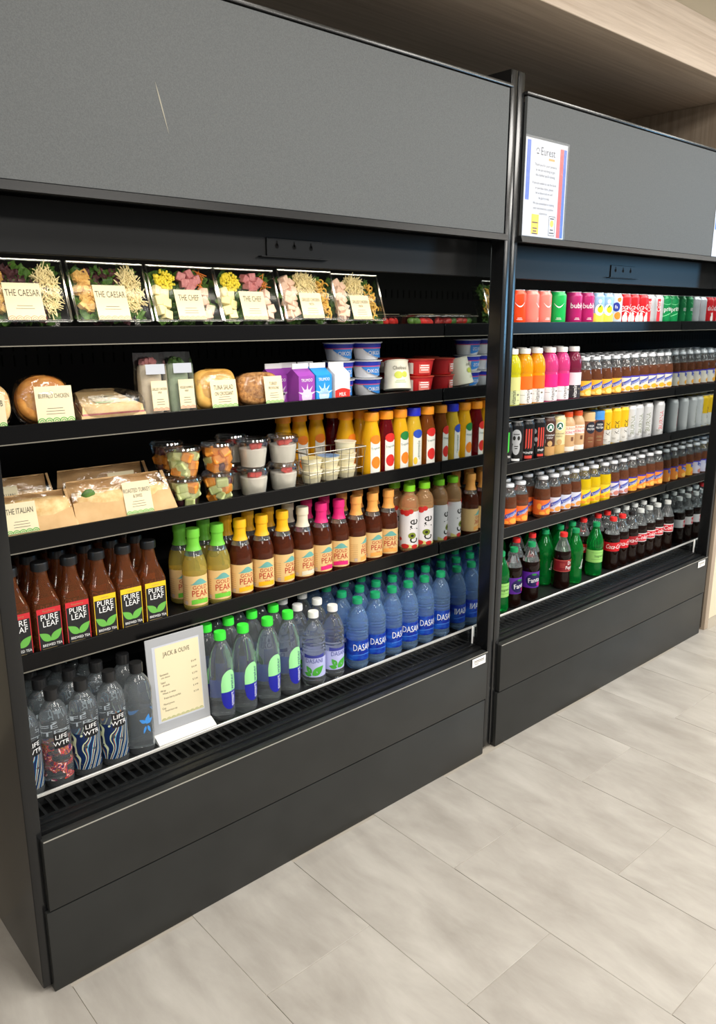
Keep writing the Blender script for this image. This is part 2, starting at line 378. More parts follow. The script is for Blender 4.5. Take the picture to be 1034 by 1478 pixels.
# scuff on the near display panel
pn = [c for c in cl.children if c.name.startswith('display_panel')][0]
obj('scuff', print_on('scuff', M('scuff_mark', (150, 146, 132), .6), [leaf(.386, 1.868, .095, .0028, math.radians(-75))], None, .0004, 0, .0080), pn)
# sticker on each lower panel
for x0, nm in ((0, 'near'), (1.552, 'far')):
    place([('card', bevel_box('card', WHITE, 0, .066, -.0016, 0, 0, .028, .0006, 1), (0, 0, 0), (0, 0, 0), [('lettering', print_on('lettering', INKG, [rect(.033, .014, .05, .002), rect(.033, .019, .05, .003), rect(.020, .008, .02, .002)], None, .0002, 0, .0016))])],
          'sticker', 'small white rating sticker at the right end of the %s lower panel' % ('near' if x0 == 0 else 'far'), 'sticker', (x0 + 1.393, -.0152, .338))

# ---- laminated notice on the far display panel
MULTI = lambda lines, size, cx, z0, dz, xs=.9: [txt(t, size, cx, z0 - i * dz, xs) for i, t in enumerate(lines)]
def notice(dx, label):
    blue = M('notice_blue', (62, 96, 190), .4); red = M('notice_red', (205, 70, 62), .4); yel = M('notice_yellow', (238, 190, 30), .4)
    sh = bevel_box('sheet', WPAPER, 0, .208, -.0012, 0, 0, .268, .0006, 1)
    kids = [('left_band', print_on('left_band', blue, [strip(lambda t: .10 + .0 * t, lambda t: .262, .006, .024, 2)], None, .0002, 0, .0012)),
            ('right_band', print_on('right_band', red, [strip(lambda t: .003, lambda t: .255, .170, .188, 2)], None, .0002, 0, .0012)),
            ('right_edge', print_on('right_edge', blue, [strip(lambda t: .003, lambda t: .255, .1885, .203, 2)], None, .0002, 0, .0012)),
            ('lettering', print_on('lettering', M('notice_ink', (70, 72, 80), .5), [txt('Eurest', .031, .108, .237, .9)] + MULTI(['Thank you for your patience', 'as we are working to get', 'this market up & running'], .0105, .100, .200, .014) + MULTI(['If you are unable to use the kiosk', 'or purchase items, please', 'let us know and we will', 'be glad to help'], .0098, .098, .150, .0135) + MULTI(['We are committed to making', 'your micromarket a positive', 'experience'], .0098, .098, .094, .0135), None, .0002, 0, .0012)),
            ('logo', print_on('logo', M('notice_ink', (70, 72, 80), .5), arcs(.058, .236, .02, 1, .009, 1, .002) + [ell(.058, .230, .006, .002, 10, 1)], None, .0002, 0, .0012)),
            ('ribbon', print_on('ribbon', M('notice_orange', (226, 150, 70), .5), [rect(.128, .219, .03, .006)], None, .0002, 0, .0012)),
            ('yellow_card', print_on('yellow_card', yel, [rect(.060, .035, .036, .056)], None, .0002, 0, .0012), (0, 0, 0), (0, 0, 0), [('card_print', print_on('card_print', INK, [rect(.060, .040, .028, .003), rect(.060, .024, .022, .003), rect(.060, .016, .018, .003), rect(.060, .009, .026, .003)], None, .0004, 0, .0012))]),
            ('white_card', print_on('white_card', INK, [rect(.145, .035, .032, .056)], None, .0002, 0, .0012), (0, 0, 0), (0, 0, 0), [('card_face', print_on('card_face', WPAPER, [rect(.145, .035, .029, .053)], None, .0003, 0, .0012)), ('card_sun', print_on('card_sun', yel, [ell(.145, .042, .009, .010)], None, .0004, 0, .0012)), ('card_print', print_on('card_print', INK, [rect(.145, .056, .02, .003), rect(.145, .024, .016, .003), rect(.145, .015, .024, .003)], None, .0004, 0, .0012))])]
    tape = ('plastic_sleeve', MB().box(-.004, .214, -.0026, -.0022, -.002, .274).mesh('plastic_sleeve', film('notice_sleeve', .0, .3, bumpscale=14, bump=.25, fm=.06), None))
    place([('sheet', sh, (0, 0, 0), (0, 0, 0), kids), tape], 'notice', label, 'notice', (dx, -.0086, 1.6625), 0)
notice(1.5520, 'white laminated notice with blue and red edges taped beside the black post')
notice(2.775, 'white laminated notice cut off by the right picture edge')

# ================================================================== BOTTLES AND CANS
def cap_mesh(mat, r, h, z, ribs=True):
    mb = MB(); seg = 36; v = []; f = []
    prof = [(r, 0), (r, h * .86), (r * .93, h), (.0008, h * 1.005)]
    for i, (rr, zz) in enumerate(prof):
        for k in range(seg):
            q = rr * (.965 if ribs and i < 2 and k % 2 else 1); v.append((q * math.cos(2 * PI * k / seg), q * math.sin(2 * PI * k / seg), z + zz))
    for i in range(3):
        for k in range(seg):
            j = (k + 1) % seg; f.append((i * seg + k, i * seg + j, (i + 1) * seg + j, (i + 1) * seg + k))
    f.append(tuple(range(seg))[::-1]); f.append(tuple(range(3 * seg, 4 * seg)))
    return mb.add(v, f).mesh('cap', mat, 50)
def lathe(name, mat, prof, seg=28): return MB().lathe(prof, seg).mesh(name, mat, 40)
def smooth_prof(pts, n=4):
    """Catmull-Rom through profile points"""
    out = []
    for i in range(len(pts) - 1):
        p0 = pts[max(i - 1, 0)]; p1 = pts[i]; p2 = pts[i + 1]; p3 = pts[min(i + 2, len(pts) - 1)]
        for k in range(n):
            t = k / n
            out.append(tuple(.5 * (2 * p1[d] + (p2[d] - p0[d]) * t + (2 * p0[d] - 5 * p1[d] + 4 * p2[d] - p3[d]) * t * t + (3 * p1[d] - p0[d] - 3 * p2[d] + p3[d]) * t ** 3) for d in (0, 1)))
    out.append(pts[-1]); return out
TPL = {}
CLEARN = M('clear_neck', (222, 228, 230), .03, 0, .92, 1.33)
def split_body(liq, prof, zs, seg=28):
    """liquid below the fill line, clear plastic above it"""
    k = [i for i, q in enumerate(prof) if q[1] >= zs][0]; q = prof[k]
    return lathe('body', liq, prof[:k + 1], seg), lathe('bottle_neck', CLEARN, [(q[0], q[1] + .0002)] + prof[k + 1:], seg)
def words(s): return len(s.split())

# --- still water with printed artwork (near deck, left)
body_life = lathe('body', CLEARB, [(.027, 0), (.031, .003), (.0325, .010)] + smooth_prof([(.0325, .012), (.0325, .145), (.031, .163), (.026, .182), (.0175, .195), (.0132, .200)], 5)[1:] + [(.0132, .206)], 32)
capb = cap_mesh(M('black_cap', (26, 26, 27), .35), .0158, .024, .204)
captop = lambda z, r, mat: lathe('cap_disc', mat, [(r, z), (r, z + .0006), (.0005, z + .0007)], 24)
def life(art, text=True, fig=False):
    kids = []
    if art: kids.append(('artwork', band('artwork', art, .0329, .020, .108, -1.5, 1.5, 24)))
    if text: kids.append(('logo_patch', band('logo_patch', M('logo_black', (22, 22, 24), .4), .0331, .098, .134, -.50, .50, 10), (0, 0, 0), (0, 0, 0), [('lettering', print_on('lettering', WINK, [txt('LIFE', .0150, 0, .1240, 1.1), txt('WTR', .0150, 0, .1085, 1.1)], .0331))]))
    if fig: kids.append(('figure_print', print_on('figure_print', M('figure_blue', (66, 140, 214), .5), [leaf(0, .080, .026, .013, 1.3), leaf(.001, .082, .020, .010, .45), leaf(-.002, .084, .018, .009, 2.5), leaf(.002, .076, .022, .007, -1.2), leaf(-.002, .076, .020, .006, -1.9)], .0325)))
    return [('body', body_life, (0, 0, 0), (0, 0, 0), kids), ('cap', capb)]
artA = art_mat('artwork_flecks', [(196, 70, 34), (60, 24, 110), (150, 110, 60), (210, 60, 80), (230, 220, 215)], 75, 2.0, .46, False)
artB = art_mat('artwork_swirls', [(16, 40, 84), (206, 214, 176), (14, 36, 80), (20, 60, 110), (196, 118, 46), (120, 190, 210), (18, 40, 84)], 11, 15.0, .62)
TPL['lifeA'] = life(artA); TPL['lifeB'] = life(artB); TPL['lifeC'] = life(None, False, True)
# --- tall slim water with lime cap
body_smart = lathe('body', CLEARB, [(.026, 0), (.030, .004), (.0318, .012)] + smooth_prof([(.0318, .014), (.0318, .135), (.0305, .160), (.0255, .188), (.0175, .207), (.0132, .213)], 5)[1:] + [(.0132, .220)], 32)
LIME = M('lime_cap', (62, 226, 62), .35)
SMB = M('smart_blue', (36, 40, 160), .4); SMG = M('smart_green', (158, 232, 160), .4)
def pill(lo, hi, w_, cx=0):  # stadium outline between two heights
    R = w_ / 2
    def h(t, s): x = (t * 2 - 1); return math.sqrt(max(0, 1 - x * x)) * R * 1.5
    return strip(lambda t: lo + R * 1.5 - h(t, 0), lambda t: hi - R * 1.5 + h(t, 1), cx - R, cx + R, 14)
def half_pill(lo, hi, w_, top):
    R = w_ / 2; q = lambda t: math.sqrt(max(0, 1 - (t * 2 - 1) ** 2)) * R * 1.5
    if top: return strip(lambda t: lo, lambda t: hi - R * 1.5 + q(t), -R, R, 14)
    return strip(lambda t: lo + R * 1.5 - q(t), lambda t: hi, -R, R, 14)
TPL['smart'] = [('body', body_smart, (0, 0, 0), (0, 0, 0), [
    ('label', print_on('label', SMG, [half_pill(.083, .142, .046, True)], .0318, .0004), (0, 0, 0), (0, 0, 0), [('lettering', print_on('lettering', M('smart_navy', (20, 30, 110), .4), [txt('water', .020, .008, .107, .95, PI / 2)], .0318, .0008))]),
    ('label', print_on('label', SMB, [half_pill(.034, .0828, .046, False)], .0318, .0004), (0, 0, 0), (0, 0, 0), [('lettering', print_on('lettering', WINK, [txt('smart', .020, .008, .060, .85, PI / 2)], .0318, .0008))]),
    ('back_label', print_on('back_label', M('smart_back', (70, 100, 190), .4), [rect(0, .072, .05, .05, 10)], .0318, .0004, 0, 0, PI)),
    ]), ('cap', cap_mesh(LIME, .0155, .020, .218))]
# --- ribbed water bottles
def ribbed(mat, H=.213, R=.033):
    pr = [(.024, 0), (.030, .004), (R, .012)]
    z = .016
    for k in range(1): pr += [(R, z), (R - .0014, z + .004), (R, z + .008)]; z += .009
    pr += [(R - .0012, .029), (R - .0012, .092), (R, .096)]
    z = .099
    for k in range(4): pr += [(R, z), (R - .0016, z + .004), (R, z + .008)]; z += .009
    pr += smooth_prof([(R, .137), (R - .004, .156), (.0215, .176), (.0140, .188), (.0130, .191)], 4) + [(.0130, .198)]
    return lathe('body', mat, pr, 30)
DGREEN = M('teal_green_cap', (22, 150, 98), .35)
dlab = noise_mat('blue_water_label', (16, 40, 150), (34, 100, 205), 22, .35, 0, (1, 1, 2.2), 2, spec=.5, lo=.4, hi=.66)
TPL['dasani'] = [('body', ribbed(BLUEB), (0, 0, 0), (0, 0, 0), [('label', band('label', dlab, .0326, .030, .0915), (0, 0, 0), (0, 0, 0), [('lettering', print_on('lettering', WINK, [txt('DASANI', .0285, 0, .0690, .66)], .0326, .0005)), ('wave_line', print_on('wave_line', M('wave_blue', (90, 150, 235), .4), [strip(lambda t: .0445 + .003 * math.sin(3 * t), lambda t: .0460 + .003 * math.sin(3 * t), -.034, .034, 12)], .0326, .0005))])]), ('cap', cap_mesh(DGREEN, .0148, .0165, .1965))]
TPL['mint'] = [('body', ribbed(CLEARB), (0, 0, 0), (0, 0, 0), [('label', band('label', M('lilac_label', (186, 190, 232), .4), .0326, .030, .0870), (0, 0, 0), (0, 0, 0), [('lettering', print_on('lettering', M('lilac_ink', (84, 92, 160), .4), [txt('DASANI', .0180, 0, .0775, .8)], .0326, .0005)), ('leaf_print', print_on('leaf_print', M('leaf_green', (78, 172, 62), .4), [leaf(-.006, .036, .042, .022, .65), leaf(-.008, .042, .026, .014, 2.2), leaf(-.008, .036, .024, .012, 2.9)], .0326, .0005)), ('dark_band', print_on('dark_band', M('indigo_band', (60, 66, 150), .4), [strip(lambda t: .0870, lambda t: .0985 - .004 * math.sin(PI * t), -.03, .03, 12)], .0326, .0008))])]), ('cap', cap_mesh(M('white_cap', (232, 232, 228), .4), .0148, .0165, .1965))]

# --- square shouldered tea
TEA = M('brewed_tea', (168, 100, 58), .04, 0, .80, 1.36)
TEA2 = M('dark_tea', (118, 58, 34), .05, 0, .66, 1.36)
GTEA = M('pale_green_tea', (232, 214, 110), .04, 0, .75, 1.36)
body_pl = MB().loft([(0, .029, .029), (.003, .0315, .0315), (.012, .0325, .0325), (.114, .0325, .0325), (.119, .0318, .0318, 0, 0, 4.5), (.133, .0275, .0275, 0, 0, 4), (.152, .0208, .0208, 0, 0, 3.2), (.170, .0165, .0165, 0, 0, 2.4), (.186, .0150, .0150, 0, 0, 2), (.194, .0148, .0148, 0, 0, 2)], 40).mesh('body', TEA, 40)
cap_pl = cap_mesh(M('black_cap', (26, 26, 27), .35), .0195, .019, .193)
def pureleaf(colr, word):
    cm = M('band_' + word, colr, .45)
    lb = print_on('label', M('black_label', (28, 28, 30), .5), [rect(0, .0525, .052, .089, 4)], None, .0005, 0, .0325)
    gr = M('leaf_bright', (104, 178, 74), .45)
    bord = lambda x: ('label_border', print_on('label_border', cm, [rect(x, .0525, .0014, .089, 1)], None, .0007, 0, .0325))
    return [('body', body_pl, (0, 0, 0), (0, 0, 0), [('label', lb, (0, 0, 0), (0, 0, 0), [bord(-.0266), bord(.0266),
        ('flavour_band', print_on('flavour_band', cm, [rect(0, .1035, .0546, .013, 2)], None, .0007, 0, .0325)),
        ('lettering', print_on('lettering', WINK, [txt('PURE', .0200, 0, .0875, .88), txt('LEAF', .0200, .002, .0715, .88), txt('BREWED TEA', .0088, .002, .0205, .85)], None, .0008, 0, .0325)),
        ('leaf_print', print_on('leaf_print', gr, [leaf(0, .030, .036, .018, .75), leaf(0, .030, .034, .017, 2.42)], None, .0008, 0, .0325)),
        ('small_print', print_on('small_print', M('tan_ink', (160, 140, 96), .5), [rect(-.004, .0125, .034, .0014), txt(word, .0068, 0, .1035, 1)], None, .0009, 0, .0325))])]), ('cap', cap_pl)]
TPL['plR'] = pureleaf((206, 40, 50), 'Raspberry'); TPL['plY'] = pureleaf((236, 196, 30), 'Lemon')
# --- round tea bottles with sleeved necks
gp_prof = [(.026, 0), (.0305, .003), (.0325, .010), (.0325, .014), (.0318, .016), (.0318, .098), (.0325, .100), (.0328, .104)] + smooth_prof([(.0328, .106), (.0322, .120), (.0285, .138), (.0205, .160), (.0165, .172), (.0150, .178)], 4)[1:] + [(.0150, .200)]
def goldpeak(tea, colr, nm):
    body, neck = split_body(tea, gp_prof, .146); cm = M('sleeve_' + nm, colr, .4)
    sl = lathe('neck_sleeve', cm, [(.0212, .1630), (.0182, .170), (.0162, .178), (.0160, .197)], 24)
    lab = band('label', M('tan_label', (226, 190, 130), .55), .0322, .0165, .0975)
    return [('body', body, (0, 0, 0), (0, 0, 0), [('label', lab, (0, 0, 0), (0, 0, 0), [
        ('lettering', print_on('lettering', M('peak_red', (178, 40, 30), .5), [txt('GOLD', .0150, 0, .0660, 1.0), txt('PEAK', .0250, 0, .0490, .82), txt('TEA', .0070, 0, .0345, 1.3)], .0322, .0005)),
        ('mountain_print', print_on('mountain_print', M('peak_teal', (104, 168, 160), .5), [strip(lambda t: .0745, lambda t: .0750 + .016 * math.sin(PI * t) ** 2, -.026, .026, 10)], .0322, .0005)),
        ('banner', print_on('banner', cm, [strip(lambda t: .0195 + .003 * math.sin(PI * t), lambda t: .0320 + .003 * math.sin(PI * t), -.025, .025, 10)], .0322, .0005)),
        ('side_print', print_on('side_print', M('tan_ink2', (188, 140, 84), .5), [rect(-.046, .03 + .006 * k, .024, .0009, 5) for k in range(8)], .0322, .0005), (0, 0, 0), (0, 0, 0), None, 'stuff'), ('seal', print_on('seal', M('seal_grey', (196, 176, 160), .5), [ell(-.040, .024, .0055, .0055)], .0322, .0007))])]),
        ('bottle_neck', neck), ('neck_sleeve', sl), ('cap', cap_mesh(cm, .0182, .0225, .1975))]
TPL['gpG'] = goldpeak(GTEA, (112, 196, 60), 'green'); TPL['gpY'] = goldpeak(TEA2, (244, 182, 22), 'yellow'); TPL['gpW'] = goldpeak(TEA2, (222, 214, 190), 'cream')
TPL['gpP'] = goldpeak(TEA2, (226, 36, 118), 'pink'); TPL['gpO'] = goldpeak(TEA2, (240, 168, 84), 'peach')
# --- flavoured water in a white sleeve
core_prof = [(.027, 0), (.031, .004), (.0325, .012), (.0325, .150)] + smooth_prof([(.0325, .152), (.031, .168), (.026, .182), (.019, .190), (.0165, .194)], 4)[1:] + [(.0165, .205)]
CHERRY = M('cherry_red', (206, 44, 40), .4)
TPL['core'] = [('body', lathe('body', M('peach_water', (246, 196, 140), .05, 0, .7, 1.34), core_prof, 30), (0, 0, 0), (0, 0, 0), [
    ('label', band('label', M('core_white', (232, 228, 230), .45), .0329, .016, .138), (0, 0, 0), (0, 0, 0), [
        ('lettering', print_on('lettering', INK, [txt('c  re', .062, .004, .072, .72, PI / 2)], .0329, .0005)),
        ('green_ring', print_on('green_ring', M('ring_olive', (126, 140, 40), .45), [ell(.002, .0575, .0135, .0105)], .0329, .0007)), ('ring_centre', print_on('ring_centre', INK, [ell(.002, .0575, .0055, .0045)], .0329, .0010)),
        ('fruit_print', print_on('fruit_print', CHERRY, [ell(-.018, .134, .011, .010), ell(-.004, .139, .009, .008), ell(-.034, .136, .010, .009), ell(.012, .020, .012, .007), ell(-.022, .022, .014, .008), ell(-.040, .045, .006, .006)], .0329, .0007)),
        ('rind_print', print_on('rind_print', M('rind_yellow', (222, 214, 130), .45), [strip(lambda t: .0155, lambda t: .024 - .005 * math.cos(9 * t), -.045, .045, 14)], .0329, .0005))])]),
    ('cap', cap_mesh(M('yellowgreen_cap', (136, 214, 40), .35), .0195, .020, .2025))]
# --- chilled juice carafes
ju_prof = [(.025, 0), (.0285, .004), (.0300, .012), (.0300, .090)] + smooth_prof([(.0300, .092), (.0290, .116), (.0250, .138), (.0215, .154), (.0200, .162)], 4)[1:] + [(.0200, .174)]
def juice(liq, cap, logo, fruit, tallword=False):
    b = [('body', lathe('body', liq, ju_prof, 28), (0, 0, 0), (0, 0, 0), [
        ('label', print_on('label', M('juice_label', (236, 234, 226), .45), [strip(lambda t: .010, lambda t: .106 + .010 * math.sin(PI * t), -.0175, .0175, 8)], .0300, .0005), (0, 0, 0), (0, 0, 0), [
            ('logo_oval', print_on('logo_oval', logo, [ell(0, .113, .0175, .0140)], .0300, .0008)),
            ('lettering', print_on('lettering', M('juice_teal', (60, 112, 104), .5), [txt('Lemonade', .0165, .002, .060, .9, PI / 2)] if tallword else [txt('Tropicana', .0105, 0, .086, .72, .15)], .0300, .0008)),
            ('fruit_print', print_on('fruit_print', fruit, [ell(-.009, .026, .007, .012)] if tallword else [ell(.001, .042, .0155, .019)], .0300, .0008))])]),
        ('cap', cap_mesh(cap, .0238, .025, .169))]
    return b
OJ = M('orange_juice', (248, 186, 30), .12, 0, .15, 1.36); CRAN = M('cranberry_juice', (140, 14, 28), .05, 0, .6, 1.36); APPLE = M('apple_juice', (170, 92, 30), .05, 0, .6, 1.36); LEMD = M('lemonade', (246, 206, 60), .1, 0, .3, 1.36)
ORC = M('orange_cap', (246, 152, 28), .4); BLC = M('royal_blue_cap', (34, 46, 200), .35)
ORP = M('print_orange', (240, 130, 30), .45); REDP = M('print_red', (214, 40, 36), .45); GRP = M('print_green', (34, 130, 60), .45); BLP = M('print_blue', (44, 80, 190), .45); YEP = M('print_yellow', (246, 200, 60), .45)
TPL['jO'] = juice(OJ, ORC, ORP, ORP); TPL['jC'] = juice(CRAN, ORC, REDP, REDP); TPL['jG'] = juice(OJ, ORC, GRP, ORP); TPL['jB'] = juice(LEMD, BLC, BLP, YEP, True); TPL['jA'] = juice(APPLE, ORC, REDP, REDP)

# --- cans
def can(name, R, H, mat, kids, neck=.0265, top=None):
    body = lathe('body', mat, [(R * .72, 0), (R * .92, .003), (R, .010), (R, H - .016), (R * .985, H - .012), (neck, H - .003), (neck, H)], 28)
    lid = lathe('lid', top or SILVER, [(neck + .0006, H - .001), (neck + .0006, H + .0012), (neck - .002, H + .0012), (neck - .003, H - .002), (.0005, H - .002)], 28)
    tab = MB().box(-.004, .004, -.010, .006, H - .002, H - .0005).mesh('pull_tab', SILVER, None)
    return [('body', body, (0, 0, 0), (0, 0, 0), kids), ('lid', lid, (0, 0, 0), (0, 0, 0), [('pull_tab', tab)])]
R12, H12 = .033, .122
def pr(nm, mat, shapes, r=R12, off=.0006): return (nm, print_on(nm, mat, shapes, r, off))
def smile(cz, a, wd=.0042):  # a painted upward curve
    return strip(lambda t: cz - a * .75 * math.sin(PI * t) - wd * (.2 + .8 * math.sin(PI * t)) / 2, lambda t: cz - a * .75 * math.sin(PI * t) + wd * (.2 + .8 * math.sin(PI * t)) / 2, -a, a, 14)
def bubly(nm, colr, word=False):
    return can(nm, R12, H12, M('can_' + nm, colr, .32, .15), [pr('lettering', WINK, [txt('bubly', .028, 0, .072, .95)]) if word else pr('smile_print', WINK, [smile(.080, .019)]), pr('small_print', WINK, [rect(0, .022, .022, .0014), rect(0, .027, .016, .0014)])])
TPL['buO'] = bubly('orange', (240, 70, 20)); TPL['buP'] = bubly('salmon', (244, 132, 118)); TPL['buG'] = bubly('green', (24, 178, 82)); TPL['buM'] = bubly('magenta', (180, 28, 104), True)
TPL['canL'] = can('lemon', R12, H12, M('can_skyblue', (150, 188, 222), .32, .2), [('band_print', band('band_print', M('can_lemonband', (238, 216, 74), .4), R12 + .0004, .010, .045)), pr('fruit_print', M('lemon_yellow', (240, 210, 20), .4), [ell(.004, .060, .013, .014)], R12, .0011), pr('white_print', WINK, [ell(0, .058, .019, .022), ell(0, .090, .007, .008)], R12, .0008), pr('leaf_print', GRP, [leaf(-.004, .066, .016, .006, .9)], R12, .0014)])
TPL['canF'] = can('citrus', R12, H12, M('can_paleblue', (206, 222, 236), .32, .2), [pr('logo_oval', M('can_navy', (34, 52, 150), .4), [ell(-.002, .070, .016, .018)]), pr('fruit_print', ORP, [ell(.006, .036, .015, .015), ell(.010, .098, .010, .009)]), pr('yellow_print', YEP, [ell(-.024, .060, .007, .02)]), ('lettering', print_on('lettering', WINK, [txt('fa', .018, -.003, .070, 1)], R12, .001))])
TPL['canC'] = can('cola', R12, H12, M('can_red', (206, 24, 34), .32, .15), [pr('lettering', WINK, [txt('Coca-Cola', .031, .002, .070, .66, 0, .25)]), pr('swoosh_print', WINK, [strip(lambda t: .050 + .004 * math.sin(6 * t), lambda t: .052 + .006 * math.sin(6 * t), -.03, .03, 14)]), pr('bear_print', M('print_cream', (236, 226, 220), .5), [ell(-.012, .025, .011, .018), ell(.016, .022, .013, .020), ell(-.010, .044, .006, .007), ell(.018, .043, .007, .008)])])
TPL['canD'] = can('silver', R12, H12, M('can_silver', (206, 208, 212), .34, .45), [('red_band', band('red_band', M('diet_red', (204, 36, 52), .4), R12 + .0004, .008, .106, -.30, .12, 6), (0, 0, 0), (0, 0, 0), [pr('lettering', WINK, [txt('Coke', .022, -.003, .075, .9, PI / 2)], R12, .0012)])])
TPL['canS'] = can('limegreen', R12, H12, M('can_spritegreen', (10, 142, 78), .32, .2), [pr('lettering', WINK, [txt('Sprite', .028, .001, .064, .85, .12)]), pr('swoosh_print', M('can_lightgreen', (120, 216, 150), .4), [strip(lambda t: .094 - .012 * math.sin(PI * t), lambda t: .0965 - .012 * math.sin(PI * t), -.03, .03, 12), strip(lambda t: .030 + .016 * t, lambda t: .033 + .016 * t, -.022, .022, 8)])])
RM, HM = .033, .157
CB = M('can_black', (20, 21, 23), .3, .2)
def claw(mat, cx=0): return [strip(lambda t: .05 + .006 * t, lambda t: .125, cx - .014 + k * .010, cx - .014 + k * .010 + .0055, 2) for k in range(3)]
TPL['moG'] = can('energygreen', RM, HM, CB, [pr('claw_print', M('claw_green', (70, 200, 70), .4), claw(0)), pr('lettering', WINK, [txt('MONSTER', .011, 0, .035, .8)])])
TPL['moW'] = can('energywhite', RM, HM, CB, [pr('skull_print', M('print_grey', (176, 178, 182), .4), [ell(0, .100, .020, .030), ell(0, .062, .014, .026)]), pr('skull_mark', INK, [ell(-.008, .098, .005, .008), ell(.008, .098, .005, .008), rect(0, .068, .014, .003), rect(0, .060, .010, .003), rect(0, .112, .022, .003)], RM, .0010), pr('base_print', WINK, [rect(0, .018, .030, .008)])])
TPL['moR'] = can('energyred', RM, HM, CB, [pr('claw_print', M('claw_red', (206, 66, 54), .4), claw(0)), pr('lettering', WINK, [txt('MONSTER', .011, 0, .036, .8)]), pr('base_print', M('claw_red', (206, 66, 54), .4), [rect(0, .020, .030, .011)])])
TPL['moK'] = can('energyskull', RM, HM, CB, [pr('claw_print', M('claw_red', (206, 66, 54), .4), claw(.008)), pr('camo_print', M('print_grey2', (150, 152, 156), .4), [ell(-.026, .110, .007, .010), ell(-.020, .080, .006, .009), ell(-.030, .060, .007, .008), ell(-.036, .09, .006, .01), ell(.030, .07, .006, .010)]), pr('lettering', WINK, [txt('Mega', .013, 0, .040, .9, .2)]), pr('base_print', M('claw_red', (206, 66, 54), .4), [rect(0, .020, .026, .009)])])
def coffee(nm, c1, c2):
    return can(nm, .0325, .157, M('can_' + nm, c1, .35, .1), [('lower_band', band('lower_band', M('can2_' + nm, c2, .35, .1), .0329, .010, .045)), pr('emblem', WINK, [ell(0, .118, .0155, .0165)], .0325), pr('emblem_mark', M('emblem_green', (20, 98, 74), .45), [ell(0, .118, .0125, .0135)], .0325, .0010), pr('emblem_face', WINK, [ell(0, .120, .005, .006), leaf(-.007, .109, .008, .004, 1.2), leaf(.007, .109, .008, .004, 1.9)], .0325, .0014), pr('lettering', WINK if c1[0] < 150 else INKG, [txt('DOUBLESHOT', .0085, 0, .088, .8), txt('ENERGY', .0085, 0, .078, .8)], .0325), pr('cup_print', M('cup_tan', (196, 158, 104), .5), [ell(0, .056, .010, .011)], .0325, .0012)])
TPL['cofB'] = coffee('mocha', (74, 44, 34), (196, 150, 92)); TPL['cofV'] = coffee('vanilla', (228, 212, 158), (206, 170, 104))
SL, HS = .029, .157
def slim(nm, body, ink, word, band2=None, top=None):
    k = [('lettering', print_on('lettering', ink, [txt(word, .027, -.002, .074, .95, PI / 2)], SL, .0007)), ('small_print', print_on('small_print', INKG, [rect(-.014, .025, .012, .0014), rect(-.014, .030, .016, .0014), rect(.008, .020, .014, .0014)], SL, .0007))]
    if band2: k.append(('lower_band', band('lower_band', band2, SL + .0004, .010, .070)))
    return can(nm, SL, HS, body, k, .0245, top)
TPL['kick'] = slim('kick', M('can_yellow', (240, 196, 30), .3, .25), INK, 'KICK', M('can_greywhite', (214, 212, 206), .35, .2))
TPL['burnG'] = slim('burn', M('can_white', (212, 214, 216), .35, .25), M('ink_olive', (130, 138, 112), .5), 'BURNA')
TPL['burnR'] = slim('burn2', M('can_white', (212, 214, 216), .35, .25), M('ink_rose', (206, 90, 96), .5), 'BURNA')
# --- opaque flavoured coffee and protein bottles
sh_prof = [(.026, 0), (.030, .004), (.0315, .012), (.0315, .105)] + smooth_prof([(.0315, .107), (.029, .125), (.0225, .138), (.019, .143)], 4)[1:] + [(.019, .150)]
TPL['dunk'] = [('body', lathe('body', M('latte', (198, 160, 118), .35), sh_prof, 26), (0, 0, 0), (0, 0, 0), [('lettering', print_on('lettering', M('dunk_orange', (240, 110, 30), .45), [txt('DUNKIN', .0145, 0, .101, .8)], .0315)), ('lettering', print_on('lettering', M('dunk_pink', (222, 40, 120), .45), [txt('DONUTS', .0145, 0, .086, .8)], .0315, .0009)), ('white_panel', print_on('white_panel', M('dunk_white', (236, 226, 214), .5), [rect(0, .0935, .052, .034, 12)], .0315, .0003)), ('cup_print', print_on('cup_print', M('cup_brown', (110, 70, 44), .5), [rect(.010, .060, .012, .016)], .0315)), ('base_band', band('base_band', M('dunk_white', (236, 226, 214), .5), .0318, .012, .030))]), ('cap', cap_mesh(M('cap_orange_red', (240, 86, 26), .4), .0205, .020, .146))]
def protein(top):
    t = [('body', lathe('body', M('choc_bottle', (124, 72, 46), .35), sh_prof[:-1] + [(.019, .144)], 26), (0, 0, 0), (0, 0, 0), [('badge', print_on('badge', M('badge_navy', (24, 28, 44), .45), [ell(0, .092, .022, .024)], .0315, .0006)), ('lettering', print_on('lettering', WINK, [txt('HIGH', .012, 0, .099, .85), txt('PROTEIN', .012, 0, .086, .68)], .0315, .0011)), ('small_print', print_on('small_print', M('tan_ink', (160, 140, 96), .5), [rect(0, .052, .022, .0015), rect(0, .047, .026, .0015), rect(0, .035, .020, .002)], .0315))])]
    t.append(('cap', lathe('cap', top, [(.0318, .118), (.0295, .1262), (.0300, .150), (.0285, .153), (.0005, .1535)], 26))); return t
TPL['proT'] = protein(M('cap_tan', (206, 170, 116), .4)); TPL['proB'] = protein(M('cap_azure', (52, 132, 206), .35))
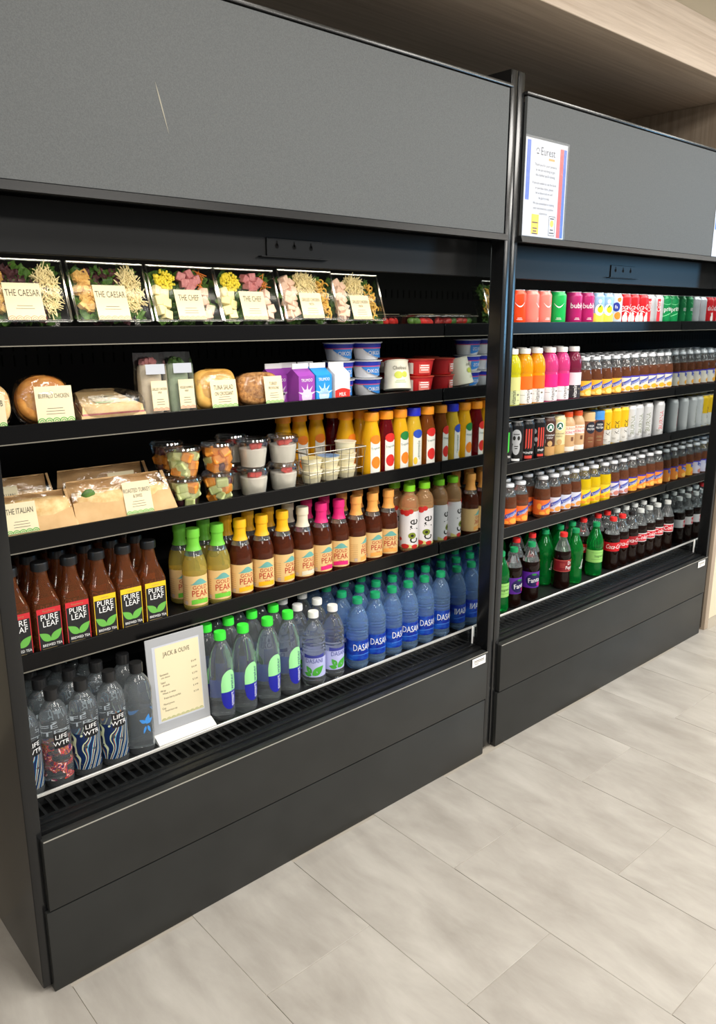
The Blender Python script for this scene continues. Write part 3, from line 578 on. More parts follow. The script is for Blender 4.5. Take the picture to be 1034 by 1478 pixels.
# --- vitamin drinks
vw_prof = [(.026, 0), (.031, .004), (.033, .012), (.033, .115), (.0318, .119), (.0318, .123), (.033, .127)] + smooth_prof([(.033, .130), (.0325, .148), (.029, .168), (.0225, .182), (.0185, .187)], 4)[1:] + [(.0185, .194)]
def vitamin(nm, liq, lab, low, dark=False):
    body = lathe('body', M('drink_' + nm, liq, .06, 0, .35, 1.34), vw_prof, 28)
    return [('body', body, (0, 0, 0), (0, 0, 0), [('label', band('label', M('lab_' + nm, lab, .45), .0334, .064, .112)), ('label', band('label', M('low_' + nm, low, .45), .0334, .014, .0638), (0, 0, 0), (0, 0, 0), [('lettering', print_on('lettering', WINK if dark else INK, [txt('vitamin', .0235, -.001, .041, .74, PI / 2)], .0334, .0006)), ('small_print', print_on('small_print', INKG, [rect(.016, .050, .010, .006), rect(.018, .030, .012, .0015), rect(-.022, .045, .018, .001)], .0334, .0006))])]), ('cap', cap_mesh(M('white_cap', (232, 232, 228), .4), .0205, .018, .192))]
TPL['vwY'] = vitamin('citron', (214, 208, 30), (206, 206, 130), (198, 206, 150)); TPL['vwO'] = vitamin('orange', (250, 170, 24), (244, 106, 18), (234, 230, 226))
TPL['vwP'] = vitamin('pink', (226, 70, 140), (224, 26, 124), (234, 228, 230)); TPL['vwX'] = vitamin('berry', (130, 40, 70), (222, 208, 216), (40, 34, 40), True)
# --- wide-necked iced teas
sn_prof = [(.027, 0), (.0315, .004), (.0335, .012), (.0325, .016), (.0325, .076), (.0335, .080)] + smooth_prof([(.0335, .083), (.0325, .102), (.0285, .124), (.0225, .140), (.0190, .147)], 4)[1:] + [(.0190, .156)]
SNT = M('iced_tea', (140, 84, 56), .05, 0, .6, 1.36); SNY = M('iced_yellow', (240, 206, 20), .06, 0, .35, 1.36)
SCAP = M('metal_white_cap', (220, 222, 226), .3, .25)
def snap(nm, liq, c1, c2, top=None):
    k = [('lettering', print_on('lettering', M('ice_blue', (206, 212, 236), .4), [txt('Snapple', .0170, .000, .0525, .8, .42)], .0329, .0011)), ('logo_oval', print_on('logo_oval', M('snap_navy', (70, 84, 170), .4), [strip(lambda t: .036 + .022 * t, lambda t: .052 + .022 * t, -.026, .026, 12)], .0329, .0005)), ('fruit_print', print_on('fruit_print', M('sf_' + nm, c2, .45), [ell(.008, .029, .016, .010), ell(-.022, .024, .012, .006), ell(-.034, .050, .009, .012)], .0329, .0008))]
    if top: k.append(('top_band', band('top_band', top, .0332, .073, .080)))
    bd, nk = split_body(liq, sn_prof, .118)
    return [('body', bd, (0, 0, 0), (0, 0, 0), [('label', band('label', M('sl_' + nm, c1, .45), .0329, .0165, .0755), (0, 0, 0), (0, 0, 0), k)]), ('bottle_neck', nk), ('cap', cap_mesh(SCAP, .0205, .012, .154, False))]
PUR = M('band_purple', (60, 50, 170), .4)
TPL['snO'] = snap('orange', SNT, (232, 112, 46), (246, 166, 60)); TPL['snW'] = snap('white', SNT, (206, 208, 224), (236, 150, 70)); TPL['snY'] = snap('yellow', SNY, (242, 204, 40), (240, 150, 40))
TPL['snP'] = snap('violet', SNT, (212, 206, 222), (190, 120, 110), PUR); TPL['snA'] = snap('amber', SNT, (238, 182, 50), (238, 140, 40), PUR); TPL['snQ'] = snap('apricot', SNT, (236, 140, 52), (246, 190, 90), PUR)
TPL['snL'] = snap('gold', SNT, (240, 176, 52), (246, 214, 120)); TPL['snM'] = snap('goldwhite', SNT, (226, 218, 204), (240, 170, 40), PUR)
# --- 20 oz soda
so_prof = [(.023, 0), (.0305, .003), (.0345, .014), (.0335, .036), (.0322, .060), (.0330, .080), (.0330, .084), (.0330, .122), (.0345, .127)] + smooth_prof([(.0345, .131), (.0325, .150), (.0255, .173), (.0175, .192), (.0135, .202), (.0132, .205)], 4)[1:] + [(.0132, .212)]
COLA = M('cola', (26, 12, 8), .05, 0, .15, 1.36); GREENB = M('green_bottle', (16, 176, 74), .04, 0, .8, 1.36)
def soda(nm, liq, cap, lab, kids, z0=.084, z1=.122, clear=True):
    i = [k for k, q in enumerate(so_prof) if q[1] >= .155][0]
    zs = so_prof[i]
    low = lathe('body', liq, so_prof[:i + 1] if clear else so_prof, 28)
    t = [('body', low, (0, 0, 0), (0, 0, 0), [])]
    if clear: t.append(('bottle_neck', lathe('bottle_neck', CLEARN, [(zs[0], zs[1] + .0002)] + so_prof[i + 1:], 28)))
    t.append(('cap', cap_mesh(cap, .0150, .0165, .210)))
    if lab:
        t[0][4].append(('label', band('label', lab, .0337, z0, z1), (0, 0, 0), (0, 0, 0), kids))
    else: t[0][4].extend(kids)
    return t
RC = M('red_cap', (214, 42, 40), .35); GC = M('green_cap', (16, 140, 84), .35); GYC = M('grey_cap', (196, 200, 198), .35); BKC = M('black_cap', (26, 26, 27), .35)
def pl_(nm, mat, sh, off=.0006): return (nm, print_on(nm, mat, sh, .0337, off))
TPL['soF'] = soda('grape', COLA, GC, M('grape_label', (92, 36, 150), .4), [pl_('logo_oval', M('grape_navy', (30, 24, 80), .4), [ell(.002, .086, .032, .026)]), ('lettering', print_on('lettering', WINK, [txt('Fanta', .0260, .002, .086, .85, .12)], .0337, .0011)), pl_('fruit_print', M('grape_pink', (186, 40, 120), .4), [ell(.022, .070, .010, .008)], .0009), pl_('leaf_print', GRP, [ell(.002, .109, .010, .004)], .0012)], .056, .118)
TPL['soD'] = soda('pepper', COLA, RC, M('pepper_red', (128, 24, 32), .4), [pl_('lettering', WINK, [txt('Dr', .020, .006, .108, .9), txt('Pepper', .020, .010, .090, .8)]), pl_('trim_print', M('pepper_pink', (206, 96, 86), .4), [rect(0, .0755, .18, .002, 30), rect(0, .1195, .18, .002, 30), rect(-.025, .10, .02, .0015), rect(-.025, .106, .02, .0015), rect(-.025, .094, .02, .0015)])], .074, .122)
TPL['soG'] = soda('ginger', GREENB, GC, M('ginger_label', (150, 206, 110), .4), [pl_('lettering', M('ginger_ink', (60, 96, 50), .5), [txt("Seagram's", .0140, .004, .090, .8)]), pl_('line_print', M('ginger_ink2', (110, 160, 80), .5), [rect(0, .076, .06, .0015, 12), rect(0, .104, .06, .0015, 12)])], .062, .114, False)
TPL['soS'] = soda('sprite', GREENB, GC, None, [('lettering', print_on('lettering', WINK, [txt('Sprite', .020, .004, .085, .85, 1.25)], .0337, .0006))], clear=False)
TPL['soC'] = soda('coke', COLA, RC, M('coke_label', (200, 22, 34), .4), [pl_('lettering', WINK, [txt('Coca-Cola', .0270, .000, .1035, .66, 0, .25)])], .084, .122)
TPL['soZ'] = soda('zero', COLA, BKC, M('zero_label', (156, 26, 36), .4), [pl_('lettering', WINK, [txt('Coca-Cola', .0270, .000, .1035, .66, 0, .25)])], .084, .122)
TPL['soT'] = soda('diet', COLA, GYC, M('diet_label', (214, 212, 212), .35), [pl_('red_block', M('diet_red', (204, 36, 52), .4), [rect(-.002, .103, .052, .030, 14)]), ('lettering', print_on('lettering', WINK, [txt('Coke', .027, .000, .103, .85, 0, .25)], .0337, .0011))], .084, .122)
TPL['soL'] = soda('lightcola', COLA, RC, M('white_label', (226, 226, 226), .4), [pl_('red_block', M('diet_red', (204, 36, 52), .4), [rect(-.004, .103, .030, .012, 14)])], .078, .122)

SCL = {'dasani': 1.05, 'mint': 1.05, 'lifeA': 1.03, 'lifeB': 1.03, 'lifeC': 1.03, 'smart': 1.035}
def rows(spec, y0, z, shelf, dy=.0685, name='drink_bottle', cat='bottle', jit=.10, yj=.003, turn=0.0):
    """spec: list of columns (kind key, name, description, x, rows); every bottle gets its own label"""
    count = {}
    for key, nm, desc, x, ks, rz in spec:
        for k in ks:
            count.setdefault((desc, k), []).append((x, key, nm, rz))
    for (desc, k), L in count.items():
        L.sort(); n = len(L)
        for i, (x, key, nm, rz) in enumerate(L):
            if n == 1: lab = '%s in the %s of the %s' % (desc, ROWN[k], shelf)
            else: lab = '%s, %s from left, %s, %s' % (desc, ORD[i], ROWN[k], shelf)
            rr = (rz or 0.0) + turn
            place(TPL[key], nm, lab, cat if 'can' not in nm.split('_') else 'can', (x + (random.uniform(-.0012, .0012) if k else 0), y0 + k * dy + random.uniform(0, yj), z), rr + random.uniform(-jit, jit), desc.split(',')[0] + ' drinks', sc=SCL.get(key, 1.0))
            if words(lab) > 16: print('LONG', lab)
F3 = (0, 1, 2); F4 = (0, 1, 2, 3)
# near deck (columns read off the photo at the caps of the front row)
DY0 = .171
cu = lambda u_: uvx(u_, DY0, DECK + .225)
def adj(x): return -.432 + (x + .432) * .9932
D = 'near cooler floor'
sw, sk = 'black-capped clear water bottle with swirl print', 'black-capped water bottle with orange speckled print'
sp = [(k, 'water_bottle', d, x, rs, rz) for x, k, d, rs, rz in [(.068, 'lifeB', sw, F3, .3), (.1365, 'lifeA', sk, F4, .1), (.2050, 'lifeB', sw, F4, .1), (.2735, 'lifeB', sw, F4, .05), (.3425, 'lifeC', 'black-capped clear water bottle with blue figure', (0, 1), .1)]]
rows(sp, .168, DECK, D, dy=.0695, yj=.001)
sp = [('smart', 'water_bottle', 'lime-capped tall clear water bottle', x, F3, .12) for x in (.584, .656, .734, .806)]
sp += [('mint', 'water_bottle', 'white-capped water bottle with lilac leaf label', x, F3, rz) for x, rz in ((.896, -.6), (.970, -.1))]
sp += [('dasani', 'water_bottle', 'teal-capped blue-label water bottle', x, F4, rz) for x, rz in ((1.067, -.05), (1.140, -.15), (1.213, .3), (1.286, -.25), (1.364, -.15), (1.441, -.1))]
rows(sp, DY0, DECK, D, dy=.0725, jit=.05)
# near fourth shelf
z = SHL[3] - DROP; D = 'near fourth shelf'
sp = [('plR' if i < 3 else 'plY', 'tea_bottle', 'square tea bottle with %s label band' % ('red' if i < 3 else 'yellow'), x, F3, -.06) for i, x in enumerate((.101, .170, .238, .3055, .3730, .4405))]
gcol = {'gpG': 'green', 'gpY': 'yellow', 'gpW': 'cream', 'gpP': 'pink', 'gpO': 'peach'}
sp += [(k, 'tea_bottle', '%s-necked tea bottle with tan label' % gcol[k], adj(x), (0, 1), rz) for k, x, rz in [('gpG', .575, -.05), ('gpG', .649, -.15), ('gpY', .722, -.05), ('gpY', .795, -.2), ('gpY', .867, .25), ('gpW', .940, .05), ('gpP', 1.011, .0), ('gpP', 1.081, -.45), ('gpO', 1.151, .5), ('gpO', 1.221, -.1), ('gpO', 1.291, -.4)]]
sp += [('core', 'drink_bottle', 'lime-capped drink bottle with white sleeve', x, (0, 1), rz) for x, rz in ((1.375, -.5), (1.4455, -.55))]
rows(sp, SHF + .036, z, D, dy=.070, jit=.05, yj=.001)
# near third shelf juices
z = SHL[2] - DROP; D = 'near third shelf'
jd = {'jO': 'orange-capped juice with orange logo', 'jC': 'orange-capped dark red juice', 'jG': 'orange-capped juice with green logo', 'jB': 'blue-capped lemonade bottle', 'jA': 'orange-capped amber apple juice'}
sp = [(k, 'juice_bottle', jd[k], x, rs, rz) for k, x, rs, rz in [('jO', 1.203, (0,), -.2), ('jC', 1.265, (0,), -.2), ('jG', 1.327, (0,), -.05), ('jB', 1.389, (0,), -.2), ('jA', 1.450, (0,), -.2), ('jO', .965, (2,), -.2), ('jO', 1.028, (2,), -.2), ('jO', 1.094, (2,), -.2), ('jO', 1.158, (1,), .1), ('jO', 1.220, (1,), .1), ('jB', 1.282, (1,), .1), ('jB', 1.338, (1,), .1), ('jO', 1.400, (1,), .1), ('jC', 1.160, (2,), .1), ('jO', 1.225, (2,), .1), ('jB', 1.300, (2,), 0), ('jO', 1.372, (2,), 0), ('jO', 1.440, (2,), 0)]]
rows(sp, SHF + .036, z, D, dy=.066, jit=.04)

# far cooler
z = SHR[0] - DROP; D = 'far top shelf'
cdn = {'buO': 'orange-red soda can with white smile', 'buP': 'salmon pink soda can with smile', 'buG': 'bright green soda can with smile', 'buM': 'magenta soda can with white letters', 'canL': 'pale blue can with lemon', 'canF': 'pale can with orange fruit', 'canC': 'red cola can with white script', 'canD': 'silver cola can with red stripe', 'canS': 'green lemon-lime soda can'}
sp = [(k, 'soda_can', cdn[k], x, (0,), rz) for k, x, rz in [('buO', 1.900, -.3), ('buP', 1.978, .6), ('buP', 2.055, .0), ('buG', 2.148, -.5), ('buM', 2.255, -.2), ('buM', 2.334, -.2), ('canL', 2.408, -.3), ('canL', 2.476, -.3), ('canF', 2.543, -.4), ('canC', 2.610, -.1), ('canC', 2.678, -.3), ('canC', 2.745, -.3), ('canD', 2.812, -.5), ('canD', 2.880, -.3), ('canS', 2.948, -.3), ('canS', 3.0155, -.3)]]
rows(sp, SHF + .036, z, D, jit=.03, turn=-.22)
z = SHR[1] - DROP; D = 'far second shelf'
sn = {'snL': 'white-capped iced tea with gold label', 'snM': 'white-capped iced tea with pale gold label'}
vs = {'vwY': 'yellow-green vitamin drink bottle', 'vwO': 'orange vitamin drink with white lower label', 'vwP': 'hot pink vitamin drink bottle', 'vwX': 'dark berry vitamin drink'}
sp = [(k, 'vitamin_drink', vs[k], x, (0, 1), rz) for k, x, rz in [('vwY', 1.890, -.3), ('vwO', 1.962, -.1), ('vwO', 2.036, -.4), ('vwP', 2.120, -.2), ('vwP', 2.198, -.1), ('vwX', 2.276, -.3)]]
sp += [('snL' if i < 4 else 'snM', 'tea_bottle', sn['snL' if i < 4 else 'snM'], x, F4, -.25) for i, x in enumerate((2.355, 2.432, 2.507, 2.582, 2.657, 2.730, 2.802, 2.874, 2.946, 3.016))]
rows(sp, SHF + .036, z, D, dy=.0715, jit=.06, yj=.0012, turn=-.22)
z = SHR[2] - DROP; D = 'far third shelf'
cn = {'moG': 'black energy can with green claw marks', 'moW': 'black energy can with white skull', 'moR': 'black energy can with red claw marks', 'moK': 'grey camouflage energy can', 'cofB': 'brown coffee can with green emblem', 'cofV': 'cream coffee can with green emblem', 'dunk': 'tan coffee bottle with orange letters', 'proT': 'brown protein bottle with tan top', 'proB': 'brown protein bottle with blue top', 'kick': 'tall yellow energy can', 'burnG': 'slim silver can with olive letters', 'burnR': 'slim silver can with red letters'}
nmz = {'dunk': 'coffee_bottle', 'proT': 'protein_bottle', 'proB': 'protein_bottle'}
sp = [(k, nmz.get(k, 'energy_can'), cn[k], x, (0, 1) if k in ('dunk', 'kick', 'cofV') else (0,), rz) for k, x, rz in [('moG', 1.858, -.3), ('moW', 1.926, -.5), ('moR', 1.994, -.3), ('moK', 2.062, -.2), ('cofB', 2.129, -.3), ('cofV', 2.196, -.4), ('dunk', 2.264, -.3), ('dunk', 2.333, -.4), ('proT', 2.406, -.2), ('proB', 2.476, -.3), ('kick', 2.541, -.1), ('kick', 2.612, -.2), ('kick', 2.674, .1), ('burnG', 2.736, -.1), ('burnG', 2.797, .1), ('burnG', 2.882, -.3), ('burnR', 2.985, -.1)]]
rows(sp, SHF + .036, z, D, jit=.04, turn=-.22)
z = SHR[3] - DROP; D = 'far fourth shelf'
sn = {'snO': 'iced tea bottle with orange label', 'snW': 'iced tea bottle with pale blue label', 'snY': 'yellow iced drink bottle', 'snP': 'iced tea bottle with violet label', 'snA': 'iced tea bottle with amber label', 'snQ': 'iced tea bottle with apricot label'}
sp = [(k, 'tea_bottle', sn[k], x, (0, 1, 2), rz) for k, x, rz in [('snO', 1.833, -.2), ('snO', 1.904, -.2), ('snO', 1.975, -.2), ('snW', 2.192, -.2), ('snW', 2.264, -.2), ('snW', 2.335, -.1), ('snY', 2.406, 0), ('snY', 2.478, -.1), ('snY', 2.560, -.2), ('snP', 2.631, -.2), ('snP', 2.706, -.1), ('snA', 2.784, -.2), ('snQ', 2.860, .1), ('snQ', 2.938, -.2), ('snQ', 3.014, -.2)]]
sp += [('snO', 'tea_bottle', sn['snO'], 2.048, (1, 2), 0), ('snO', 'tea_bottle', sn['snO'], 2.119, (0, 1), .1)]
rows(sp, SHF + .036, z, D, dy=.0715, jit=.06, yj=.0012, turn=-.22)
D = 'far cooler floor'
so = {'soF': 'green-capped purple grape soda', 'soD': 'red-capped cola with maroon label', 'soG': 'green ginger ale bottle', 'soS': 'all-green lemon-lime soda bottle', 'soC': 'red-capped cola with red label', 'soZ': 'black-capped cola bottle', 'soT': 'grey-capped cola with silver label', 'soL': 'red-capped cola with white label'}
sp = [(k, 'soda_bottle', so[k], x, rs, rz) for k, x, rs, rz in [('soG', 1.768, (0,), -.1), ('soF', 1.846, F3, .1), ('soF', 1.952, (0,), -.3), ('soL', 1.956, (1,), -.2), ('soD', 1.930, (2, 3), -.2), ('soD', 2.056, (1, 2), -.2), ('soS', 2.030, (3,), .1), ('soD', 2.160, (0,), 0), ('soS', 2.140, F3[1:], .2), ('soS', 2.247, F3, .1), ('soG', 2.395, (0,), -.3), ('soS', 2.330, (1, 2), .1), ('soC', 2.415, (1, 2, 3), -.3), ('soC', 2.525, F4, -.3), ('soC', 2.600, F3, -.2), ('soZ', 2.676, (0,), -.2), ('soT', 2.676, (1, 2), -.2), ('soT', 2.752, F3, -.3), ('soT', 2.828, F3, -.3), ('soT', 2.906, F4, -.3), ('soT', 2.995, F4, -.3)]]
rows(sp, .176, DECK, D, dy=.0725, jit=.06, turn=-.22)

# ================================================================== PACKED FOOD (near cooler)
GREEN1 = noise_mat('lettuce_green', (38, 72, 26), (96, 136, 54), 60, .45); PURPL = noise_mat('lettuce_purple', (52, 28, 34), (96, 58, 60), 60, .45)
CROUT = noise_mat('crouton', (196, 140, 62), (238, 206, 130), 90, .8, .3); CHEESE = M('shredded_cheese', (238, 222, 168), .6); EGG = M('egg_yolk', (240, 220, 66), .6)
HAM = noise_mat('ham', (176, 96, 100), (214, 146, 146), 70, .5); CHICK = noise_mat('chicken', (216, 176, 150), (238, 210, 190), 70, .6); JACK = M('pale_cheese', (240, 226, 166), .5); CARROT = M('carrot', (230, 136, 60), .55)
SALMON = M('scallop_pink', (226, 150, 124), .7); SCGREEN = M('scallop_green', (70, 170, 66), .7); PASTA = noise_mat('pasta', (214, 160, 60), (240, 200, 100), 60, .6)
RIMP = film('clear_rim', .30, .12); TANINK = M('brown_ink', (74, 66, 54), .7)
def rotr(): return Matrix.Rotation(random.uniform(0, 6.28), 3, 'X') @ Matrix.Rotation(random.uniform(0, 6.28), 3, 'Y') @ Matrix.Rotation(random.uniform(0, 6.28), 3, 'Z')
def leaves(mat, w_, h, n, y0, y1):
    mb = MB()
    for _ in range(n):
        c = Vector((random.uniform(-w_, w_), random.uniform(y0, y1), random.uniform(.012, h))); a = random.uniform(0, 6.28); sx = random.uniform(.007, .015); sz = random.uniform(.005, .011)
        v = []; k = 5
        for i in range(k):
            for j in range(k):
                x = (i / (k - 1) - .5) * 2 * sx; z_ = (j / (k - 1) - .5) * 2 * sz; y = .0035 * math.sin(2.1 * i + a) + .003 * math.cos(1.9 * j + a * 2)
                v.append(c + Vector((x * math.cos(a) - z_ * math.sin(a), y, x * math.sin(a) + z_ * math.cos(a))))
        mb.add(v, [(i * k + j, (i + 1) * k + j, (i + 1) * k + j + 1, i * k + j + 1) for i in range(k - 1) for j in range(k - 1)])
    return mb.mesh('lettuce', mat, 60)
def heap(name, mat, cx, cz, a, b, n, sz, y0, y1, shape='cube'):
    mb = MB()
    for _ in range(n):
        t = random.uniform(0, 6.28); r = math.sqrt(random.random()); c = (cx + a * r * math.cos(t), random.uniform(y0, y1), cz + b * r * math.sin(t))
        if shape == 'cube': mb.obox(c, (sz, sz, sz * random.uniform(.8, 1.2)), rotr())
        elif shape == 'shred': mb.obox(c, (.0016, .0016, random.uniform(.6, 1.3) * sz), Matrix.Rotation(random.uniform(-1.2, 1.2), 3, 'Y') @ Matrix.Rotation(random.uniform(-.6, .6), 3, 'X'))
        elif shape == 'curl':
            R_ = sz * .45; rt = rotr(); mb.tube([Vector(c) + rt @ Vector((R_ * math.cos(q * .9), R_ * math.sin(q * .9), sz * .14 * q)) for q in range(8)], .0020, 5)
        else: mb.ball(c, sz * random.uniform(.7, 1.1), seg=6, rings=4, jit=.15)
    return mb.mesh(name, mat, 30 if shape != 'shred' else None)
def card(w_, h, lines, scal, x=0, z0=0, d=0.0, small=3, xs=.62, size=.020, mat=None):
    """paper label: lettering, fine print and a scalloped foot"""
    k = [('lettering', print_on('lettering', TANINK, [txt(t, size * (1 if i == 0 else .8), x, z0 + h * .72 - i * size * .95, xs) for i, t in enumerate(lines)], None, .0004, 0, d)),
         ('fine_print', print_on('fine_print', INKG, [rect(x, z0 + h * .38 - i * .006, w_ * (.5 if i else .42), .0011, 1) for i in range(small)], None, .0004, 0, d), (0, 0, 0), (0, 0, 0), None, 'stuff'),
         ('scallop_border', print_on('scallop_border', scal, arcs(x, z0 + .0006, w_ * .98, max(3, int(w_ / .014)), w_ / max(3, int(w_ / .014)) * .56, 3, .0017), None, .0004, 0, d), (0, 0, 0), (0, 0, 0), None, 'stuff')]
    return ('paper_label', print_on('paper_label', mat or PAPER, [rect(x, z0 + h / 2, w_, h, 1)], None, .0, 0, d), (0, 0, 0), (0, 0, 0), k)
def clam(w_, h, d):
    bx = bevel_box('clamshell', BOX, -w_ / 2, w_ / 2, 0, d, 0, h, .008, 3)
    x = w_ / 2; rim = MB().tube([(-x, 0, .004), (x, 0, .004), (x, 0, h - .004), (-x, 0, h - .004), (-x, 0, .004)], .0024, 6).mesh('rim', RIMP)
    return [('clamshell', bx, (0, 0, 0), (0, 0, 0), [('rim', rim)])]
SB = (.182, .142, .056)
def st(nm, me): return (nm, me, (0, 0, 0), (0, 0, 0), None, 'stuff')
def caesar():
    return clam(*SB) + [st('lettuce', leaves(GREEN1, .077, .130, 190, .012, .04)), st('red_lettuce', leaves(PURPL, .05, .125, 60, .010, .03)), st('croutons', heap('croutons', CROUT, -.056, .074, .022, .050, 60, .0125, .008, .022)), st('shredded_cheese', heap('shredded_cheese', CHEESE, .054, .078, .024, .050, 300, .030, .006, .018, 'shred')), card(.078, .080, ['THE CAESAR'], SALMON, -.004, .006, .0016, 2, .60, .021)]
cube = lambda nm, mat, s_: bevel_box(nm, mat, -s_ / 2, s_ / 2, -s_ / 2, s_ / 2, -s_ / 2, s_ / 2, .0015, 1)
HC, JC, CC = cube('ham_cube', HAM, .021), cube('cheese_cube', JACK, .023), cube('chicken_cube', CHICK, .022)
def chef():
    t = clam(*SB) + [st('lettuce', leaves(GREEN1, .077, .130, 190, .014, .042)), st('egg_crumble', heap('egg_crumble', EGG, -.042, .108, .026, .024, 120, .0042, .007, .016, 'ball')), st('carrot_shreds', heap('carrot_shreds', CARROT, .060, .110, .010, .020, 16, .030, .010, .02, 'shred'))]
    for x, z_ in [(.006, .118), (.028, .124), (.046, .112), (.014, .102), (.034, .104), (.024, .090)]: t.append(('ham_cube', HC, (x, .017, z_), (random.uniform(-.5, .5), random.uniform(-.5, .5), random.uniform(-.5, .5))))
    for x, z_ in [(-.068, .082), (-.052, .074), (-.066, .058), (-.050, .050), (-.066, .034), (-.054, .022)]: t.append(('cheese_cube', JC, (x, .018, z_), (random.uniform(-.4, .4), random.uniform(-.4, .4), random.uniform(-.4, .4))))
    for x, z_ in [(.062, .078), (.058, .056), (.070, .038), (.060, .022)]: t.append(('chicken_cube', CC, (x, .018, z_), (random.uniform(-.4, .4), random.uniform(-.4, .4), random.uniform(-.4, .4))))
    return t + [card(.076, .074, ['THE CHEF'], SALMON, .006, .006, .0016, 3, .60, .021)]
def chickpasta():
    t = clam(*SB) + [st('lettuce', leaves(GREEN1, .077, .130, 150, .020, .044)), st('shredded_cheese', heap('shredded_cheese', CHEESE, .0, .105, .038, .030, 230, .022, .006, .018, 'shred')), st('pasta_spirals', heap('pasta_spirals', PASTA, .060, .066, .018, .050, 34, .015, .008, .022, 'curl'))]
    for k in range(11): t.append(('chicken_cube', CC, (-.064 + .016 * (k % 2) + random.uniform(-.004, .004), .018, .018 + .0098 * k), (random.uniform(-.6, .6), random.uniform(-.6, .6), random.uniform(-.6, .6))))
    return t + [card(.074, .070, ['GRILLED CHICKEN', 'PASTA'], SALMON, .0, .006, .0016, 3, .56, .013)]
z = SHL[0] - DROP
sal = [(caesar, .193, 'caesar salad box with croutons, cut off by left picture edge'), (caesar, .389, 'caesar salad box with croutons beside the first chef salad'), (chef, .580, 'chef salad box with round egg heap, right of caesar boxes'), (chef, .766, 'chef salad box with slanted egg heap, beside pasta salad boxes'), (chickpasta, .958, 'chicken pasta salad box standing furthest forward on its shelf'), (chickpasta, 1.146, 'chicken pasta salad box next to the flat fruit packs')]
for i, (fn, x, lab) in enumerate(sal):
    place(fn(), 'salad_box', lab, 'salad', (x, SHF + (.001 if i == 4 else .008), z + (.024 if i == 4 else .0205)), random.uniform(-.03, .03), 'boxed salads on the near top shelf', rx=-.33)
# flat packs of fruit beside the end panel, and the stock behind the salads
APP = noise_mat('apple_red', (150, 20, 24), (214, 60, 50), 40, .35)
def flatpack():
    c = [('clamshell', bevel_box('clamshell', BOX, -.055, .055, -.035, .035, 0, .040, .008, 3), (0, 0, 0), (0, 0, 0), [('rim', MB().tube([(-.055, -.035, .036), (.055, -.035, .036), (.055, .035, .036), (-.055, .035, .036), (-.055, -.035, .036)], .0022, 6).mesh('rim', RIMP))])]
    for k in range(7): c.append(('fruit_slice', MB().ball((0, 0, 0), .020, .010, .012, 10, 6).mesh('fruit_slice', APP if k > 1 else GREEN1), (-.036 + .012 * k, random.uniform(-.012, .012), .018), (0, .3, random.uniform(-.5, .5))))
    c.append(('paper_label', bevel_box('paper_label', PAPER, -.030, .030, -.026, .026, .0406, .0412, .0002, 1))); return c
place(flatpack(), 'fruit_pack', 'low clear pack of red fruit lying nearest the salads', 'fruit pack', (1.312, SHF + .085, z), .12, 'low fruit packs')
place(flatpack(), 'fruit_pack', 'low clear pack of red fruit lying against the end panel', 'fruit pack', (1.424, SHF + .046, z), .0, 'low fruit packs')

# ---- sandwiches on the second shelf
BUN = noise_mat('toasted_bun', (190, 112, 42), (232, 172, 88), 26, .55, .1); BREAD = noise_mat('white_bread', (220, 184, 128), (238, 212, 164), 30, .75, .1); SEED = noise_mat('seeded_crust', (128, 78, 40), (214, 160, 96), 120, .8, .5); CIAB = noise_mat('ciabatta', (206, 160, 96), (240, 214, 160), 40, .75, .2)
TORT = noise_mat('tortilla', (214, 196, 164), (236, 222, 196), 30, .7); SPIN = noise_mat('spinach_tortilla', (148, 168, 132), (182, 196, 164), 30, .7); KRAFT = noise_mat('kraft_paper', (196, 158, 108), (214, 178, 130), 18, .8, .05)
def filmbag(hx, hy, hz, seed, amp=.06):
    rr = random.Random(seed); mb = MB(); v = []; f = []; A, B = 26, 16
    ph = [(rr.uniform(2, 7), rr.uniform(2, 7), rr.uniform(0, 6)) for _ in range(5)]
    for i in range(B + 1):
        t = PI * i / B
        for k in range(A):
            a = 2 * PI * k / A; d = Vector((math.sin(t) * math.cos(a), math.sin(t) * math.sin(a), math.cos(t)))
            d = Vector([math.copysign(abs(q) ** .72, q) for q in d]); n = sum(math.sin(p * a + q * t * 2 + o) for p, q, o in ph) / 5
            d *= 1 + amp * n * 1.4; v.append((hx * d.x, hy * d.y, max(hz + hz * d.z, .0005)))
    for i in range(B):
        for k in range(A):
            j = (k + 1) % A; f.append((i * A + k, (i + 1) * A + k, (i + 1) * A + j, i * A + j))
    return mb.add(v, f).mesh('film_bag', BAG, 25)
def stand(nodes_, rx):  # lean the contents of a pack back without moving its bag
    return [(n[0], n[1], n[2] if len(n) > 2 else (0, 0, 0), (rx, 0, 0)) + tuple(n[4:]) for n in nodes_]
